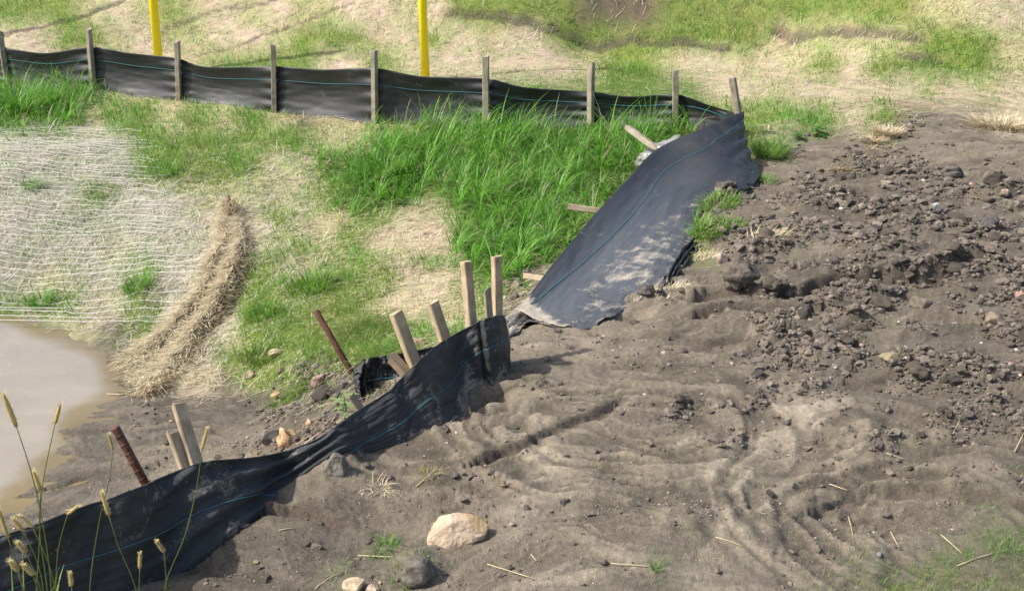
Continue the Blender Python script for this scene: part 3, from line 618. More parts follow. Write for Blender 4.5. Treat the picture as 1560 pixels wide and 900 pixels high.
def crumbs(name, n, smin, smax, pal, label, xy, mat, sub=1, pw=2.2):
    x, y = xy; n = len(x); h = height(x, y); Vs, Fs, Cs = [], [], []; vars_ = [lump(sub, 300+k, 4, .4, (1, .85, .65))for k in range(8)]
    s = np.minimum(smax, smin*(1+R.pareto(pw, n)))*np.clip(y/5, .6, 1.4); col = mixcol(n, pal); nv = len(vars_[0][0])
    for k in range(8):
        ii = np.arange(k, n, 8); V, Fc = vars_[k]; a = R.uniform(0, 6.28, len(ii)); ca, sa = np.cos(a)[:, None], np.sin(a)[:, None]
        VX = V[None, :, 0]*ca-V[None, :, 1]*sa; VY = V[None, :, 0]*sa+V[None, :, 1]*ca
        P = np.stack([VX, VY, np.repeat(V[None, :, 2], len(ii), 0)], -1)*s[ii][:, None, None]+np.stack([x[ii], y[ii], h[ii]+s[ii]*.25], -1)[:, None]
        off = sum(len(v) for v in Vs); Fs.append((Fc[None]+(np.arange(len(ii))*nv)[:, None, None]+off).reshape(-1, 3)); Vs.append(P.reshape(-1, 3)); Cs.append(np.repeat(col[ii], nv, 0))
    me = mesh_np(name, np.concatenate(Vs), tris=np.concatenate(Fs), col=np.concatenate(Cs), smooth=False); o = link(name, me, mat); tag(o, label, 'soil', kind='stuff')
crumbs('soil_crumbs', 9000, .0062, .030, [(.16,.135,.11),(.12,.10,.085),(.20,.17,.135)], 'crumbled dark soil strewn over the muddy bank', clod_xy(20000), M['clod'])
x1, y1 = clod_xy(1400); x, y = fan(26000, 2.1, 7.5, .56); K = cover(x, y); px, py = proj(x, y, base_h(x, y)); pt = fbm(x*2.6, y*2.6, 3, 97)
ok = (np.clip(1-K[:, 3]*2-K[:, 5]*3, 0, 1) > .6) & (pt > .18) & (base_h(x, y) > WZ+.01) & ~inside(SHEET, px, py); x = x[ok][:3500]; y = y[ok][:3500]
crumbs('gravel', 0, .0022, .013, [(.34,.30,.25),(.22,.19,.155),(.48,.44,.38),(.42,.30,.22),(.15,.13,.11)], 'fine pale and brown gravel washed over the mud', (np.concatenate([x1, x]), np.concatenate([y1, y])), M['rock'], pw=2.6)
gx, gy = [], []
for a, b, rx, ry, n_ in [(1050,795,70,40,900),(1180,800,55,60,900),(1190,690,45,30,350),(930,800,60,40,500),(1390,790,90,30,500),(620,770,90,30,450),(720,760,50,30,200),(210,735,90,22,500),(320,690,50,14,250),(860,520,60,25,250),(1120,470,70,25,400)]:
    q = T0(a, b); gx.append(q[0]+R.normal(0, .5, n_)*rx*q[1]/F); gy.append(q[1]+R.normal(0, .5, n_)*ry*q[1]/F*2.1)
crumbs('grit', 0, .0016, .009, [(.30,.26,.21),(.17,.145,.115),(.24,.205,.16),(.36,.31,.25)], 'coarse washed grit lying in patches on the silt', (np.concatenate(gx), np.concatenate(gy)), M['clod'], pw=3.)
# pebbles that show one by one
PEB = [(.62,.58,.52),(.55,.40,.33),(.40,.31,.18),(.30,.30,.31)]
pp = []
for k, c in enumerate(PEB):
    V, Fc = lump(2, 400+k, 2, .1, (1, .8, .6)); me = mesh_np('pebble', V, tris=Fc, col=np.repeat(np.array([c]), len(V), 0)); me.materials.append(M['rock']); pp.append(me)
x, y = clod_xy(90, 2.9, 8.6); h = height(x, y); LB = ['small whitish pebble on the cloddy mud','small pink pebble on the cloddy mud','small ochre pebble on the cloddy mud','small slate grey pebble on the cloddy mud']
for i in range(len(x)):
    k = i % 4; o = bpy.data.objects.new('pebble', pp[k]); C.objects.link(o); s = R.uniform(.007, .016)*np.clip(y[i]/5, .8, 1.2); o.scale = (s, s, s)
    o.rotation_euler = (R.uniform(-.3, .3), 0, R.uniform(0, 6.28)); o.location = (x[i], y[i], h[i]+s*.4); tag(o, LB[k], 'pebble', 'pebbles on the cloddy mud')

# ---------------------------------------------------------------- bars, tubes, ribbons
def tube(pts, r, sides=8, cap=True):
    """returns V,quads,tris of a tube along pts with radius r (scalar or list)"""
    pts = np.asarray(pts, float); n = len(pts); r = np.broadcast_to(r, (n,)); tg = np.gradient(pts, axis=0); tg /= np.linalg.norm(tg, axis=1)[:, None]+1e-9
    ref = np.array([0, 0, 1.]) if abs(tg[0, 2]) < .9 else np.array([1., 0, 0]); V = []
    a = np.cross(tg[0], ref); a /= np.linalg.norm(a)
    for i in range(n):
        a = a-tg[i]*(a@tg[i]); a /= np.linalg.norm(a); b = np.cross(tg[i], a)
        for k in range(sides): th = 2*math.pi*k/sides; V.append(pts[i]+r[i]*(a*math.cos(th)+b*math.sin(th)))
    Q = [[i*sides+k, i*sides+(k+1) % sides, (i+1)*sides+(k+1) % sides, (i+1)*sides+k] for i in range(n-1) for k in range(sides)]
    Tt = []
    if cap:
        V.append(pts[0]); V.append(pts[-1]); c0 = n*sides; c1 = c0+1
        Tt = [[c0, (k+1) % sides, k] for k in range(sides)]+[[c1, (n-1)*sides+k, (n-1)*sides+(k+1) % sides] for k in range(sides)]
    return np.array(V), np.array(Q), (np.array(Tt) if Tt else None)
def stake(parent, top, base, w, d, twist, mat, name='stake', label=None, seed=0):
    """squared wooden stake whose local Z runs along it; bevelled, slightly rough sawn"""
    top = Vector(top); base = Vector(base); ax = top-base; L = ax.length
    bm = bmesh.new(); n = 9; rr = random.Random(seed); rings = []
    b = w*.08
    prof = [(-w/2+b, -d/2), (w/2-b, -d/2), (w/2, -d/2+b), (w/2, d/2-b), (w/2-b, d/2), (-w/2+b, d/2), (-w/2, d/2-b), (-w/2, -d/2+b)]
    bow = rr.uniform(-.006, .006)
    for i in range(n+1):
        t = i/n; k = 1 if t > .18 else .35+.65*t/.18                   # sharpened foot
        rings.append([bm.verts.new((x*k+bow*math.sin(t*3.14)+rr.uniform(-.0007, .0007), y*k+rr.uniform(-.0007, .0007), t*L+(rr.uniform(-.004, .004)+.004*x/w*8*rr.random() if i == n else 0))) for x, y in prof])
    for i in range(n):
        for j in range(8): bm.faces.new((rings[i][j], rings[i][(j+1) % 8], rings[i+1][(j+1) % 8], rings[i+1][j]))
    bm.faces.new(rings[0][::-1]); bm.faces.new(rings[-1])
    me = bpy.data.meshes.new(name); bm.to_mesh(me); bm.free()
    o = link(name, me, mat, parent); q = ax.to_track_quat('Z', 'Y')
    o.rotation_mode = 'QUATERNION'; from mathutils import Quaternion
    o.rotation_quaternion = q @ Quaternion((0, 0, 1), twist); o.location = base-(parent.location if parent else Vector())
    if label: o['label'] = label
    return o
def cr(pts, n):
    """Catmull-Rom resample with chord parameter -> n points"""
    P = np.asarray(pts, float); d = np.r_[0, np.cumsum(np.sqrt((np.diff(P, axis=0)**2).sum(1)))]; d /= d[-1]
    t = np.linspace(0, 1, n); o = np.empty((n, P.shape[1]))
    m = np.gradient(P, d, axis=0)
    k = np.clip(np.searchsorted(d, t, 'right')-1, 0, len(P)-2); h = (d[k+1]-d[k]); u = ((t-d[k])/h)[:, None]; h = h[:, None]
    return (2*u**3-3*u**2+1)*P[k]+(u**3-2*u**2+u)*h*m[k]+(-2*u**3+3*u**2)*P[k+1]+(u**3-u**2)*h*m[k+1]
def loftgrid(A, B, nu, nv, mid=None, midt=.5):
    """A = top edge, B = bottom edge, same number of control points"""
    a = interp(A, nu); b = interp(B, nu); v = np.linspace(0, 1, nv)[None, :, None]
    G = a[:, None]*(1-v)+b[:, None]*v
    return G
def interp(P, nu):
    P = np.asarray(P, float); k = np.linspace(0, len(P)-1, nu); i = np.clip(k.astype(int), 0, len(P)-2); u = (k-i)[:, None]
    m = np.gradient(P, axis=0)
    return (2*u**3-3*u**2+1)*P[i]+(u**3-2*u**2+u)*m[i]+(-2*u**3+3*u**2)*P[i+1]+(u**3-u**2)*m[i+1]
def gnorm(G):
    du = np.gradient(G, axis=0); dv = np.gradient(G, axis=1); n = np.cross(du, dv); return n/(np.linalg.norm(n, axis=2)[..., None]+1e-9)
def grid_obj(name, G, mat, parent, col=None, thick=.0015, org=None):
    nu, nv = G.shape[:2]; idx = np.arange(nu*nv).reshape(nu, nv); nn = gnorm(G)
    V = np.concatenate([G.reshape(-1, 3), (G-nn*thick).reshape(-1, 3)]); q = np.stack([idx[:-1, :-1], idx[:-1, 1:], idx[1:, 1:], idx[1:, :-1]], -1).reshape(-1, 4); q2 = q[:, ::-1]+nu*nv
    ring = np.concatenate([idx[:, 0], idx[-1, 1:], idx[-2::-1, -1], idx[0, -2:0:-1]]); rn = np.roll(ring, -1); side = np.stack([ring, rn, rn+nu*nv, ring+nu*nv], -1)
    c = None if col is None else np.concatenate([col.reshape(-1, 3)]*2)
    me = mesh_np(name, V, quads=np.concatenate([q, q2, side]), col=c, org=org); return link(name, me, mat, parent)
def line_obj(name, P, r, mat, parent, org, sides=5):
    V, Q, Tt = tube(P, r, sides); return link(name, mesh_np(name, V, quads=Q, tris=Tt, org=org), mat, parent)

# ---------------------------------------------------------------- far standing silt fence
ST = [(-280,42,-272,118,13.5),(-140,44,-134,120,13.0),(0,48,12,128,12.5),(135,45,142,126,12.0),(270,64,273,152,11.5),(416,67,418,172,10.9),(570,77,571,188,10.3),(740,86,741,190,10.0),(901,97,900,192,9.8),(1029,108,1029,194,9.45),(1116,120,1129,200,8.85)]
ff = empty('silt_fence', PY(571, 188, 10.3)); org = np.array(ff.location)
tag(ff, 'standing black fabric fence with weathered stakes crossing the slope in front of the yellow poles', 'fence')
TOP = [(-430,60),(-290,72),(-160,66),(-100,78),(-40,68),(2,72),(68,81),(136,72),(200,81),(270,89),(315,102),(416,101),(490,106),(570,104),(640,116),(740,120),(800,133),(900,140),(960,147),(1029,144),(1080,160),(1122,172)]
BOT = [(-430,104),(-290,108),(-160,112),(-100,116),(-40,122),(4,130),(68,133),(140,139),(200,146),(272,154),(330,163),(417,173),(490,181),(571,190),(640,195),(741,200),(800,202),(900,202),(960,202),(1029,200),(1080,198),(1132,196)]
FY = lambda px: float(np.interp(px, [-430,-160,0,135,270,416,570,740,900,1029,1122,1140], [14.0,13.1,12.5,12.0,11.5,10.9,10.3,10.0,9.8,9.45,8.87,8.75]))
sx_ = np.array([s[2] for s in ST]+[-160])
A, B = [], []
for i, ((a, b), (c, d)) in enumerate(zip(TOP, BOT)):
    ya = FY(a); A.append(PY(a, b, ya+.02)); q = PY(c, d, FY(c)); q[2] = min(q[2], hz(q[0], q[1])-.03); B.append(q)
G = loftgrid(A, B, 520, 26); nn = gnorm(G); uu = np.linspace(0, 1, 520)[:, None]*np.ones((1, 26)); vv = np.ones((520, 1))*np.linspace(0, 1, 26)
bulge = .0*uu; X = G[..., 0]
for k in range(len(ST)-1):
    a = PY(ST[k][0], 100, ST[k][4])[0]; b = PY(ST[k+1][0], 100, ST[k+1][4])[0]; t = np.clip((X-a)/(b-a), 0, 1); ins = (X > a) & (X < b)
    bulge = bulge+ins*(.07*np.sin(np.pi*t)*np.sin(np.pi*np.clip(vv, 0, 1))+.012*np.exp(-((t-.0)/.10)**2)*np.sin(vv*34+k)+.012*np.exp(-((t-1.)/.16)**2)*np.sin(vv*27+2*k))
bulge += .003*perlin(X*2.2, vv*9+X*.7, 130)+.0035*perlin(X*3.5, vv*26, 131)+.003*perlin(X*9, vv*20, 132)
sgn = 1 if nn[260, 13, 1] > 0 else -1
G = G+nn*sgn*bulge[..., None]
dust = sstep(.88, 1.0, vv)*.5+.08*fbm(X*1.5, vv*3, 3, 133)-.2
col = np.stack([dust, .0+.13*sstep(.3, 1, vv)*(.5+perlin(X*.9, vv*2, 135)), dust*0], -1)  # second channel paints a pale sheen, growing toward the bottom
fb = grid_obj('fabric', G, M['fabric'], ff, col, org=org)
jv = 7; th = line_obj('guide_thread', G[:, jv]-nn[:, jv]*sgn*.005, .0022, M['thread'], None, org); th.parent = fb
for i, (tx, ty, bx, by, yy) in enumerate(ST):
    b = PY(bx, by, yy-.03); t = PY(tx, ty, yy-.035+(.05 if i in (2, 10) else 0)); ax = t-b; b = b-ax/np.linalg.norm(ax)*.25
    stake(ff, t, b, .058, .048, .25*((i % 3)-1), M['grey_wood'], seed=i)
V, Q, _ = tube([PY(897, 98, 9.74), PY(897.5, 170, 9.74)], .012, 6); 

# yellow poles behind
def pole(px0, px1, py1, yy, wpx, label):
    b = PY(px1, py1, yy); t = PY(px0, 0, yy); ax = t-b; zb = hz(b[0], b[1])-.1; t2 = b+ax*6.0/ax[2]*.42; b2 = b+ax*((zb-b[2])/ax[2])
    r = wpx*yy/F/2*1.03; root = empty('yellow_pole', b2); V, Q, Tt = tube([b2, (b2+t2)/2, t2], r, 32)
    link('pipe', mesh_np('pipe', V, quads=Q, tris=Tt, org=b2), M['yellow'], root)
    V, Q, Tt = tube([t2, t2+ax/np.linalg.norm(ax)*.03, t2+ax/np.linalg.norm(ax)*.045], [r*1.12, r*1.12, r*.5], 32)
    link('cap', mesh_np('cap', V, quads=Q, tris=Tt, org=b2), M['yellow'], root); tag(root, label, 'pole')
pole(233.5, 241, 86, 14.0, 12.5, 'yellow pole rising behind the fence between the second and third stakes from the left')
pole(643.5, 648, 116, 12.6, 12.5, 'yellow pole rising behind the fence near the middle of the photo')

# ---------------------------------------------------------------- fallen sheet on the right
sh = empty('fallen_silt_fence', T(1050, 400)); org = np.array(sh.location)
tag(sh, 'black fabric fence pushed flat by silt, sloping from the corner stake down to the mud', 'fence')
TB = [((786,470,.035),(830,496)),((806,450,.035),(862,500)),((840,405,.06),(898,502)),((876,362,.09),(945,478)),((912,320,.12),(1006,436)),((955,274,.16),(1052,380)),((1000,228,.22),(1072,322)),((1060,200,.33),(1130,292)),((1096,185,.38),(1146,284)),((1133,169,.43),(1156,264))]
A = [PZ(*t) for t, b in TB]; B = [T(*b, .004) for t, b in TB]
G = loftgrid(A, B, 220, 80); nu, nv = 220, 80; u = np.linspace(0, 1, nu)[:, None]*np.ones((1, nv)); v = np.ones((nu, 1))*np.linspace(0, 1, nv)
nn = gnorm(G); sgn = 1 if nn[100, 40, 2] > 0 else -1; nn = nn*sgn
sag = -.05*np.sin(np.pi*v)*sstep(.0, .4, u)*(1-.6*v)
_a = np.arctan2((1-v)*1.0, (1.02-u)*3.2); fan_w = .010*perlin(_a*11, u*1.5, 157)*sstep(.55, .95, u)+.014*np.sin(v*30+np.sin(u*9)*2)*sstep(.78, 1.0, u)*np.sin(np.pi*np.clip(v*1.1, 0, 1)) + .012*np.sin((v*14+u*26))*sstep(.6, .95, u)*sstep(.2, .8, v)
lowr = .012*fbm(u*9, v*5, 3, 150)+.012*np.abs(perlin(u*14+v*5, v*4, 151))*sstep(.6, 1, v)
G = G+nn*(sag+fan_w+lowr*sstep(0, .08, v))[..., None]
hh = height(G[..., 0], G[..., 1]); G[..., 2] = np.where(v > .02, np.maximum(G[..., 2], hh+.006+.010*np.sin(u*40+v*9)*(v > .9)), G[..., 2])
st_ = fbm(u*9+v*3, v*24-u*9, 5, 156, .62)
dust = .42*sstep(.30, .8, v)*sstep(.70, .45, u)*sstep(.14, .3, u)+.1*0+1.6*sstep(.15, .05, u+.05*st_)+.35*np.exp(-((u-.40-.25*(v-.5))/.14)**2-((v-.62)/.20)**2)+.25*sstep(.93, 1, v)+.5*np.exp(-((u-.66)/.05)**2-((v-.90)/.12)**2)+.55*st_*sstep(.1, .5, v)*sstep(.75, .5, u)-.12-.25*sstep(.6, .75, u)
painted_sheen = np.clip(-.45*sstep(.45, .8, u)-.12+.65*sstep(1.0, .5, u)*sstep(-.2, .5, v)+.35*np.sin(np.pi*np.clip(v, 0, 1))+.12*st_, .04, 1)  # sky sheen painted into the sheet's base colour
col = np.stack([dust, painted_sheen, dust*0], -1)
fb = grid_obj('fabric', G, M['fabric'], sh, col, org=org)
jt = np.clip((10+15*np.sin(np.pi*np.clip(u[:, 0]*1.0, 0, 1))**.7).astype(int), 0, nv-1)
jf = 9+14*np.sin(np.pi*u[:, 0])**.8; j0 = jf.astype(int); fr = (jf-j0)[:, None]; ii = np.arange(nu)
P = G[ii, j0]*(1-fr)+G[ii, j0+1]*fr+nn[ii, j0]*.004
th = line_obj('guide_thread', P[18:], .0022, M['thread'], None, org); th.parent = fb
# silt lying over the foot of the sheet and the dark loose hem
stake(sh, PY(957, 195, 8.55), PZ(1003, 229, .20), .05, .042, .2, M['grey_wood'], label='grey stake sticking out beyond the upper edge of the sheet', seed=20)
stake(sh, PZ(866, 315, .10), PZ(960, 328, .03), .042, .040, .3, M['wood'], label='pale grey stake lying nearly flat beyond the middle of the edge', seed=21)
stake(sh, PZ(799, 420, .0), PZ(870, 430, .0), .032, .03, .3, M['wood'], label='short stake lying near the low end of the edge', seed=22)
# loose hem folded at the right side
A = [T(1003, 447, .02), T(1018, 420, .03), T(1036, 396, .045), T(1056, 376, .05)]; B = [T(1010, 453, .0), T(1026, 428, -.01), T(1044, 404, -.01), T(1060, 382, -.01)]
G2 = loftgrid(A, B, 60, 20); n2 = gnorm(G2); u2 = np.linspace(0, 1, 60)[:, None]; v2 = np.linspace(0, 1, 20)[None]
G2 = G2+n2*(.02*np.sin(v2*16+u2*5)+.01*np.sin(u2*24))[..., None]
grid_obj('folded_hem', G2, M['fabric'], sh, np.zeros((60, 20, 3))+[.2, 0, 0], org=org)

# ---------------------------------------------------------------- near collapsed fence
nf = empty('sagging_silt_fence', T(440, 740)); org = np.array(nf.location)
tag(nf, 'sagging black fabric fence with pale pine stakes crossing the lower left of the mud', 'fence')
TB = [((-120,862),(-120,1010)),((-60,840),(-60,990)),((0,817),(0,966)),((50,800),(52,950)),((100,782),(104,932)),((150,765),(156,915)),((200,747),(208,897)),((250,727),(262,875)),((300,707),(318,848)),((345,701),(362,815)),((395,696),(398,788)),
      ((440,686),(430,752)),((490,664),(492,706)),((520,644),(532,694)),((545,626),(570,687)),((590,598),(615,672)),((612,576),(645,656)),((640,549),(680,642)),((668,525),(712,632)),((700,506),(716,600)),((733,489),(744,585)),((752,482),(762,572)),((768,482),(779,557))]
A, B = [], []
for k, (t, b) in enumerate(TB):
    q = T(b[0], b[1]); yb = q[1]; ln = .02+.05*math.sin(k*.9)**2+(.10 if 6 < k < 12 else 0)
    A.append(PY(t[0], t[1], yb+ln)); q = q.copy(); q[2] -= .025; B.append(q)
G = loftgrid(A, B, 560, 54); nu, nv = 560, 54; u = np.linspace(0, 1, nu)[:, None]*np.ones((1, nv)); v = np.ones((nu, 1))*np.linspace(0, 1, nv)
nn = gnorm(G); sgn = 1 if nn[100, 26, 1] < 0 else -1; nn = nn*sgn                     # towards the camera
X = G[..., 0]
w = .018*np.sin(np.pi*v)*np.sin(u*21+.6)+.010*fbm(u*16, v*3+u*5, 4, 160)
w += .012*np.sin(v*22+u*34+1.5*np.sin(u*20))*sstep(.22, .45, u)*sstep(.62, .5, u)                      # pulled folds at the dip
w += .007*perlin(u*9, v*12, 161)*sstep(.5, .1, u)+.0035*perlin(u*7, v*34, 167)+.003*perlin(u*60, v*9, 168)                                                        # long horizontal creases
w += -.030*np.exp(-((u-.905)/.006)**2)+.012*np.exp(-((u-.915)/.01)**2)                                  # sewn join
w += .010*np.abs(perlin(u*40, v*2.5, 162))*sstep(.6, .7, u)
w += .012*np.exp(-((v-.06)/.05)**2)*perlin(u*30, v*0, 163)
G = G+nn*w[..., None]
dust = -.02+.30*sstep(.7, 1, v)*sstep(.1, .4, u)+.25*sstep(.6, 1, v)*sstep(.3, .5, u)+.38*np.exp(-((u-.84)/.05)**2-((v-.8)/.25)**2)+.12*np.exp(-((u-.38)/.05)**2-((v-.75)/.3)**2)+.12*np.exp(-((u-.37)/.10)**2-((v-.1)/.2)**2)+.12*fbm(u*30, v*4, 3, 165)+.30*np.exp(-((u-.94)/.03)**2)*sstep(.3, .9, v)
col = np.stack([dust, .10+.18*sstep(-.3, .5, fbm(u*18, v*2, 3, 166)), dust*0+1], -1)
fb = grid_obj('fabric', G, M['fabric'], nf, col, org=org)
tv = np.interp(u[:, 0], [0, .1, .25, .36, .46, .50, .56, .62, .75, .85, .92, 1], [.50,.52,.50,.46,.55,.9,1.0,.62,.55,.48,.40,.38])*(nv-1)
j0 = np.clip(tv.astype(int), 0, nv-2); fr = (tv-j0)[:, None]; ii = np.arange(nu); P = G[ii, j0]*(1-fr)+G[ii, j0+1]*fr+nn[ii, j0]*.004
th = line_obj('guide_thread', P, .0014, M['thread'], None, org); th.parent = fb
# rolled hem along the top
V, Q, Tt = tube(G[::4, 0], .0035, 6); hm = link('hem', mesh_np('hem', V, quads=Q, tris=Tt, org=org), M['fabric'], None); hm.parent = fb
_tx = [a[0][0] for a in TB]; _ty = [q[1] for q in A]
def ytop(px): return float(np.interp(px, _tx, _ty))
def nstake(tx, ty, bx, by, wpx, mat, lab, yt=.03, tw=.5, dr=.9, ext=.32, seed=0, dyt=0.):
    lx = bx+(bx-tx)*ext*2.2; y0 = max(ytop(lx), ytop(bx))+yt+.06; b = PY(bx, by, y0); t = PY(tx, ty, y0+dyt); ax = (t-b)/np.linalg.norm(t-b); d = np.linalg.norm(b-np.array([0, 0, CAM_H])); w = wpx*d/F*.80
    stake(nf, t, b-ax*ext, w, w*dr, tw, mat, label=lab, seed=seed)
nstake(603, 477, 632, 555, 24, M['wood'], 'thick pale pine stake leaning left', seed=30, tw=.55)
nstake(659, 461, 680, 522, 22, M['wood'], 'pale pine stake leaning left, right of the thick leaning one', seed=31, tw=.5)
nstake(710, 399, 719, 497, 19, M['wood'], 'long pine stake left of the tallest one', seed=32, tw=.6)
nstake(756, 390, 758, 484, 17, M['wood'], 'tallest upright pine stake at the end of the fabric', seed=33, tw=.5)
nstake(742, 440, 746, 486, 14, M['grey_wood'], 'short grey stake left of the tallest stake', seed=34, yt=.07, tw=.2)
nstake(596, 543, 620, 570, 20, M['wood'], 'short broken stake end behind the fabric', yt=.12, seed=35, tw=.9, ext=.15)
nstake(536, 604, 554, 630, 15, M['grey_wood'], 'grey stake end low behind the fabric beside the green weed', yt=.10, seed=36, ext=.15)
nstake(272, 617, 302, 712, 25, M['wood'], 'long flat pine slat leaning left with a stained top', seed=37, dr=.45, tw=.2, dyt=.08)
nstake(262, 657, 286, 720, 23, M['wood'], 'shorter pine slat behind the long one', yt=.05, seed=38, dr=.45, tw=.15, dyt=.04)
# crumpled spare fabric behind
A = [PY(546, 566, 4.42), PY(553, 549, 4.47), PY(575, 543, 4.52), PY(610, 538, 4.56), PY(650, 530, 4.62), PY(690, 519, 4.68), PY(735, 508, 4.72)]
B = [PY(553, 622, 4.36), PY(560, 618, 4.38), PY(578, 614, 4.40), PY(612, 606, 4.42), PY(655, 590, 4.46), PY(695, 570, 4.5), PY(738, 560, 4.55)]
G3 = loftgrid(A, B, 180, 44); n3_ = gnorm(G3); u3 = np.linspace(0, 1, 180)[:, None]*np.ones((1, 44)); v3 = np.ones((180, 1))*np.linspace(0, 1, 44)
w3 = .022*np.sin(u3*38+v3*6+1.5*np.sin(v3*5))*sstep(.55, .1, u3)+.014*np.abs(perlin(u3*16, v3*5, 170))+.03*np.sin(np.pi*v3)+.008*perlin(u3*40, v3*14, 171)+.010*np.sin(v3*26)*sstep(.3, .6, u3)*(v3 < .5)
G3 = G3+n3_*w3[..., None]
grid_obj('crumpled_fabric', G3, M['fabric'], nf, np.zeros((180, 44, 3))+[.05, 0, 0], org=org)
line_ = G3[34:120, 20]-n3_[34:120, 20]*0; th = line_obj('guide_thread', line_+np.array([0, -.02, .01]), .0018, M['thread'], nf, org)
# wrinkled flap lying on the silt between the fences
A = [T(768, 492, .02), T(790, 478, .03), T(812, 470, .02), T(830, 476, .012)]; B = [T(772, 520, .006), T(790, 508, .01), T(806, 497, .01), T(850, 500, .004)]
G4 = loftgrid(A, B, 50, 24); n4 = gnorm(G4); G4[..., 2] += .008*np.sin(np.linspace(0, 1, 24)[None]*15+np.linspace(0, 1, 50)[:, None]*8)+.006
grid_obj('loose_flap', G4, M['fabric'], nf, np.zeros((50, 24, 3))+[.62, 0, 0], org=org)

# ---------------------------------------------------------------- rusty steel posts
def post(tx, ty, bx, by, yt, yb, wpx, label, ribs=False, name='rusty_post'):
    t = PY(tx, ty, yt); b = PY(bx, by, yb); ax = (t-b)/np.linalg.norm(t-b); b2 = b-ax*.25; d = np.linalg.norm(t-np.array([0, 0, CAM_H])); r = wpx*d/F/2
    root = empty(name, b2); V, Q, Tt = tube([b2, (b2+t)/2, t-ax*.004, t], [r, r, r, r*.88], 16); link('bar', mesh_np('bar', V, quads=Q, tris=Tt, org=b2), M['rust'], root)
    if ribs:
        Vs, Qs = [], []; L = np.linalg.norm(t-b2); off = 0; a = np.cross(ax, [0, 1, 0]); a /= np.linalg.norm(a); c = np.cross(ax, a)
        for k in range(int(L/.035)):
            p0 = b2+ax*(.01+k*.035); P = []
            for j in range(11): th = math.pi*j/10*1.0-.3; P.append(p0+ax*.012*(j/10)+(a*math.cos(th)+c*math.sin(th))*r*1.02)
            V, Q, _ = tube(P, r*.16, 5, False); Vs.append(V); Qs.append(Q+off); off += len(V)
        link('ribs', mesh_np('ribs', np.concatenate(Vs), quads=np.concatenate(Qs), org=b2), M['rust'], root)
    tag(root, label, 'steel post')
post(481, 473, 550, 592, 5.2, 5.12, 9.5, 'smooth rusty brown pipe leaning left behind the crumpled fabric')
post(175, 650, 226, 745, ytop(262)+.12, ytop(262)+.12, 12.5, 'ribbed rusty bar leaning left above the lower fence', True)

# ---------------------------------------------------------------- upturned erosion mat
em = empty('straw_mat', T(300, 500)); org = np.array(em.location); tag(em, 'torn straw erosion mat folded back in a ridge down the bank to the pond', 'erosion mat')
Lf = [(350,316),(342,350),(330,390),(308,436),(276,480),(232,524),(176,556)]; Rt = [(356,320),(366,352),(374,396),(362,440),(334,492),(290,550),(212,606)]
A = [T(*p, .02) for p in Lf]; B = [T(*p, .0) for p in Rt]
G = loftgrid(A, B, 120, 40); u = np.linspace(0, 1, 120)[:, None]*np.ones((1, 40)); v = np.ones((120, 1))*np.linspace(0, 1, 40)
G[..., 2] += (.01+.065*np.sin(np.pi*u)**.6)*np.exp(-((v-.80)/.17)**2)*(1+.5*perlin(u*5, v*0, 181))+(.02+.05*np.sin(np.pi*u))*np.exp(-((v-.18)/.14)**2)+.012
G[..., 1] += .03*perlin(u*7, v*2, 182); G[..., 0] += .05*perlin(u*6+3, v*1.5, 183)
G[..., 2] += .035*fbm(u*9, v*4, 4, 180)
G[..., 2] += .05*np.exp(-((u-.02)/.05)**2)
cc = np.repeat(mixcol(120*40, [(.20,.155,.095),(.15,.115,.07),(.27,.215,.14)]).reshape(120, 40, 1, 3), 1, 2)[:, :, 0]
mt = grid_obj('backing', G, M['straw'], em, cc, thick=.02, org=org)
nn = gnorm(G); nn *= (1 if nn[60, 20, 2] > 0 else -1); n = 9500; iu = R.rand(n)*118; iv = R.rand(n)*38; a = iu.astype(int); b = iv.astype(int)
fa = (iu-a)[:, None]; fb_ = (iv-b)[:, None]; P = G[a, b]*(1-fa)*(1-fb_)+G[a+1, b]*fa*(1-fb_)+G[a, b+1]*(1-fa)*fb_+G[a+1, b+1]*fa*fb_+nn[a, b]*R.uniform(.002, .02, n)[:, None]
colr = mixcol(n, [(.58,.50,.33),(.47,.39,.24),(.68,.61,.45),(.32,.25,.14)])
az = R.normal(-2.2, .9, n); me = blades(P, R.uniform(.04, .11, n), R.uniform(.002, .0038, n), az, R.uniform(1.3, 1.8, n), R.uniform(-.2, .35, n), colr, 2, org=org, flat=True)
link('straw_fibres', me, M['straw'], em)
# frayed edge
n = 2600; e = R.randint(0, 119, n); side = R.rand(n) < .7; P = np.where(side[:, None], G[e, -1], G[e, 0])+R.normal(0, .012, (n, 3))
me = blades(P, R.uniform(.04, .12, n), R.uniform(.002, .004, n), R.normal(-.9, 1.2, n), R.uniform(.8, 2.0, n), R.uniform(-.2, .8, n), mixcol(n, [(.44,.35,.21),(.33,.25,.14),(.56,.47,.31)]), 2, org=org, flat=True)
link('frayed_edge', me, M['straw'], em)
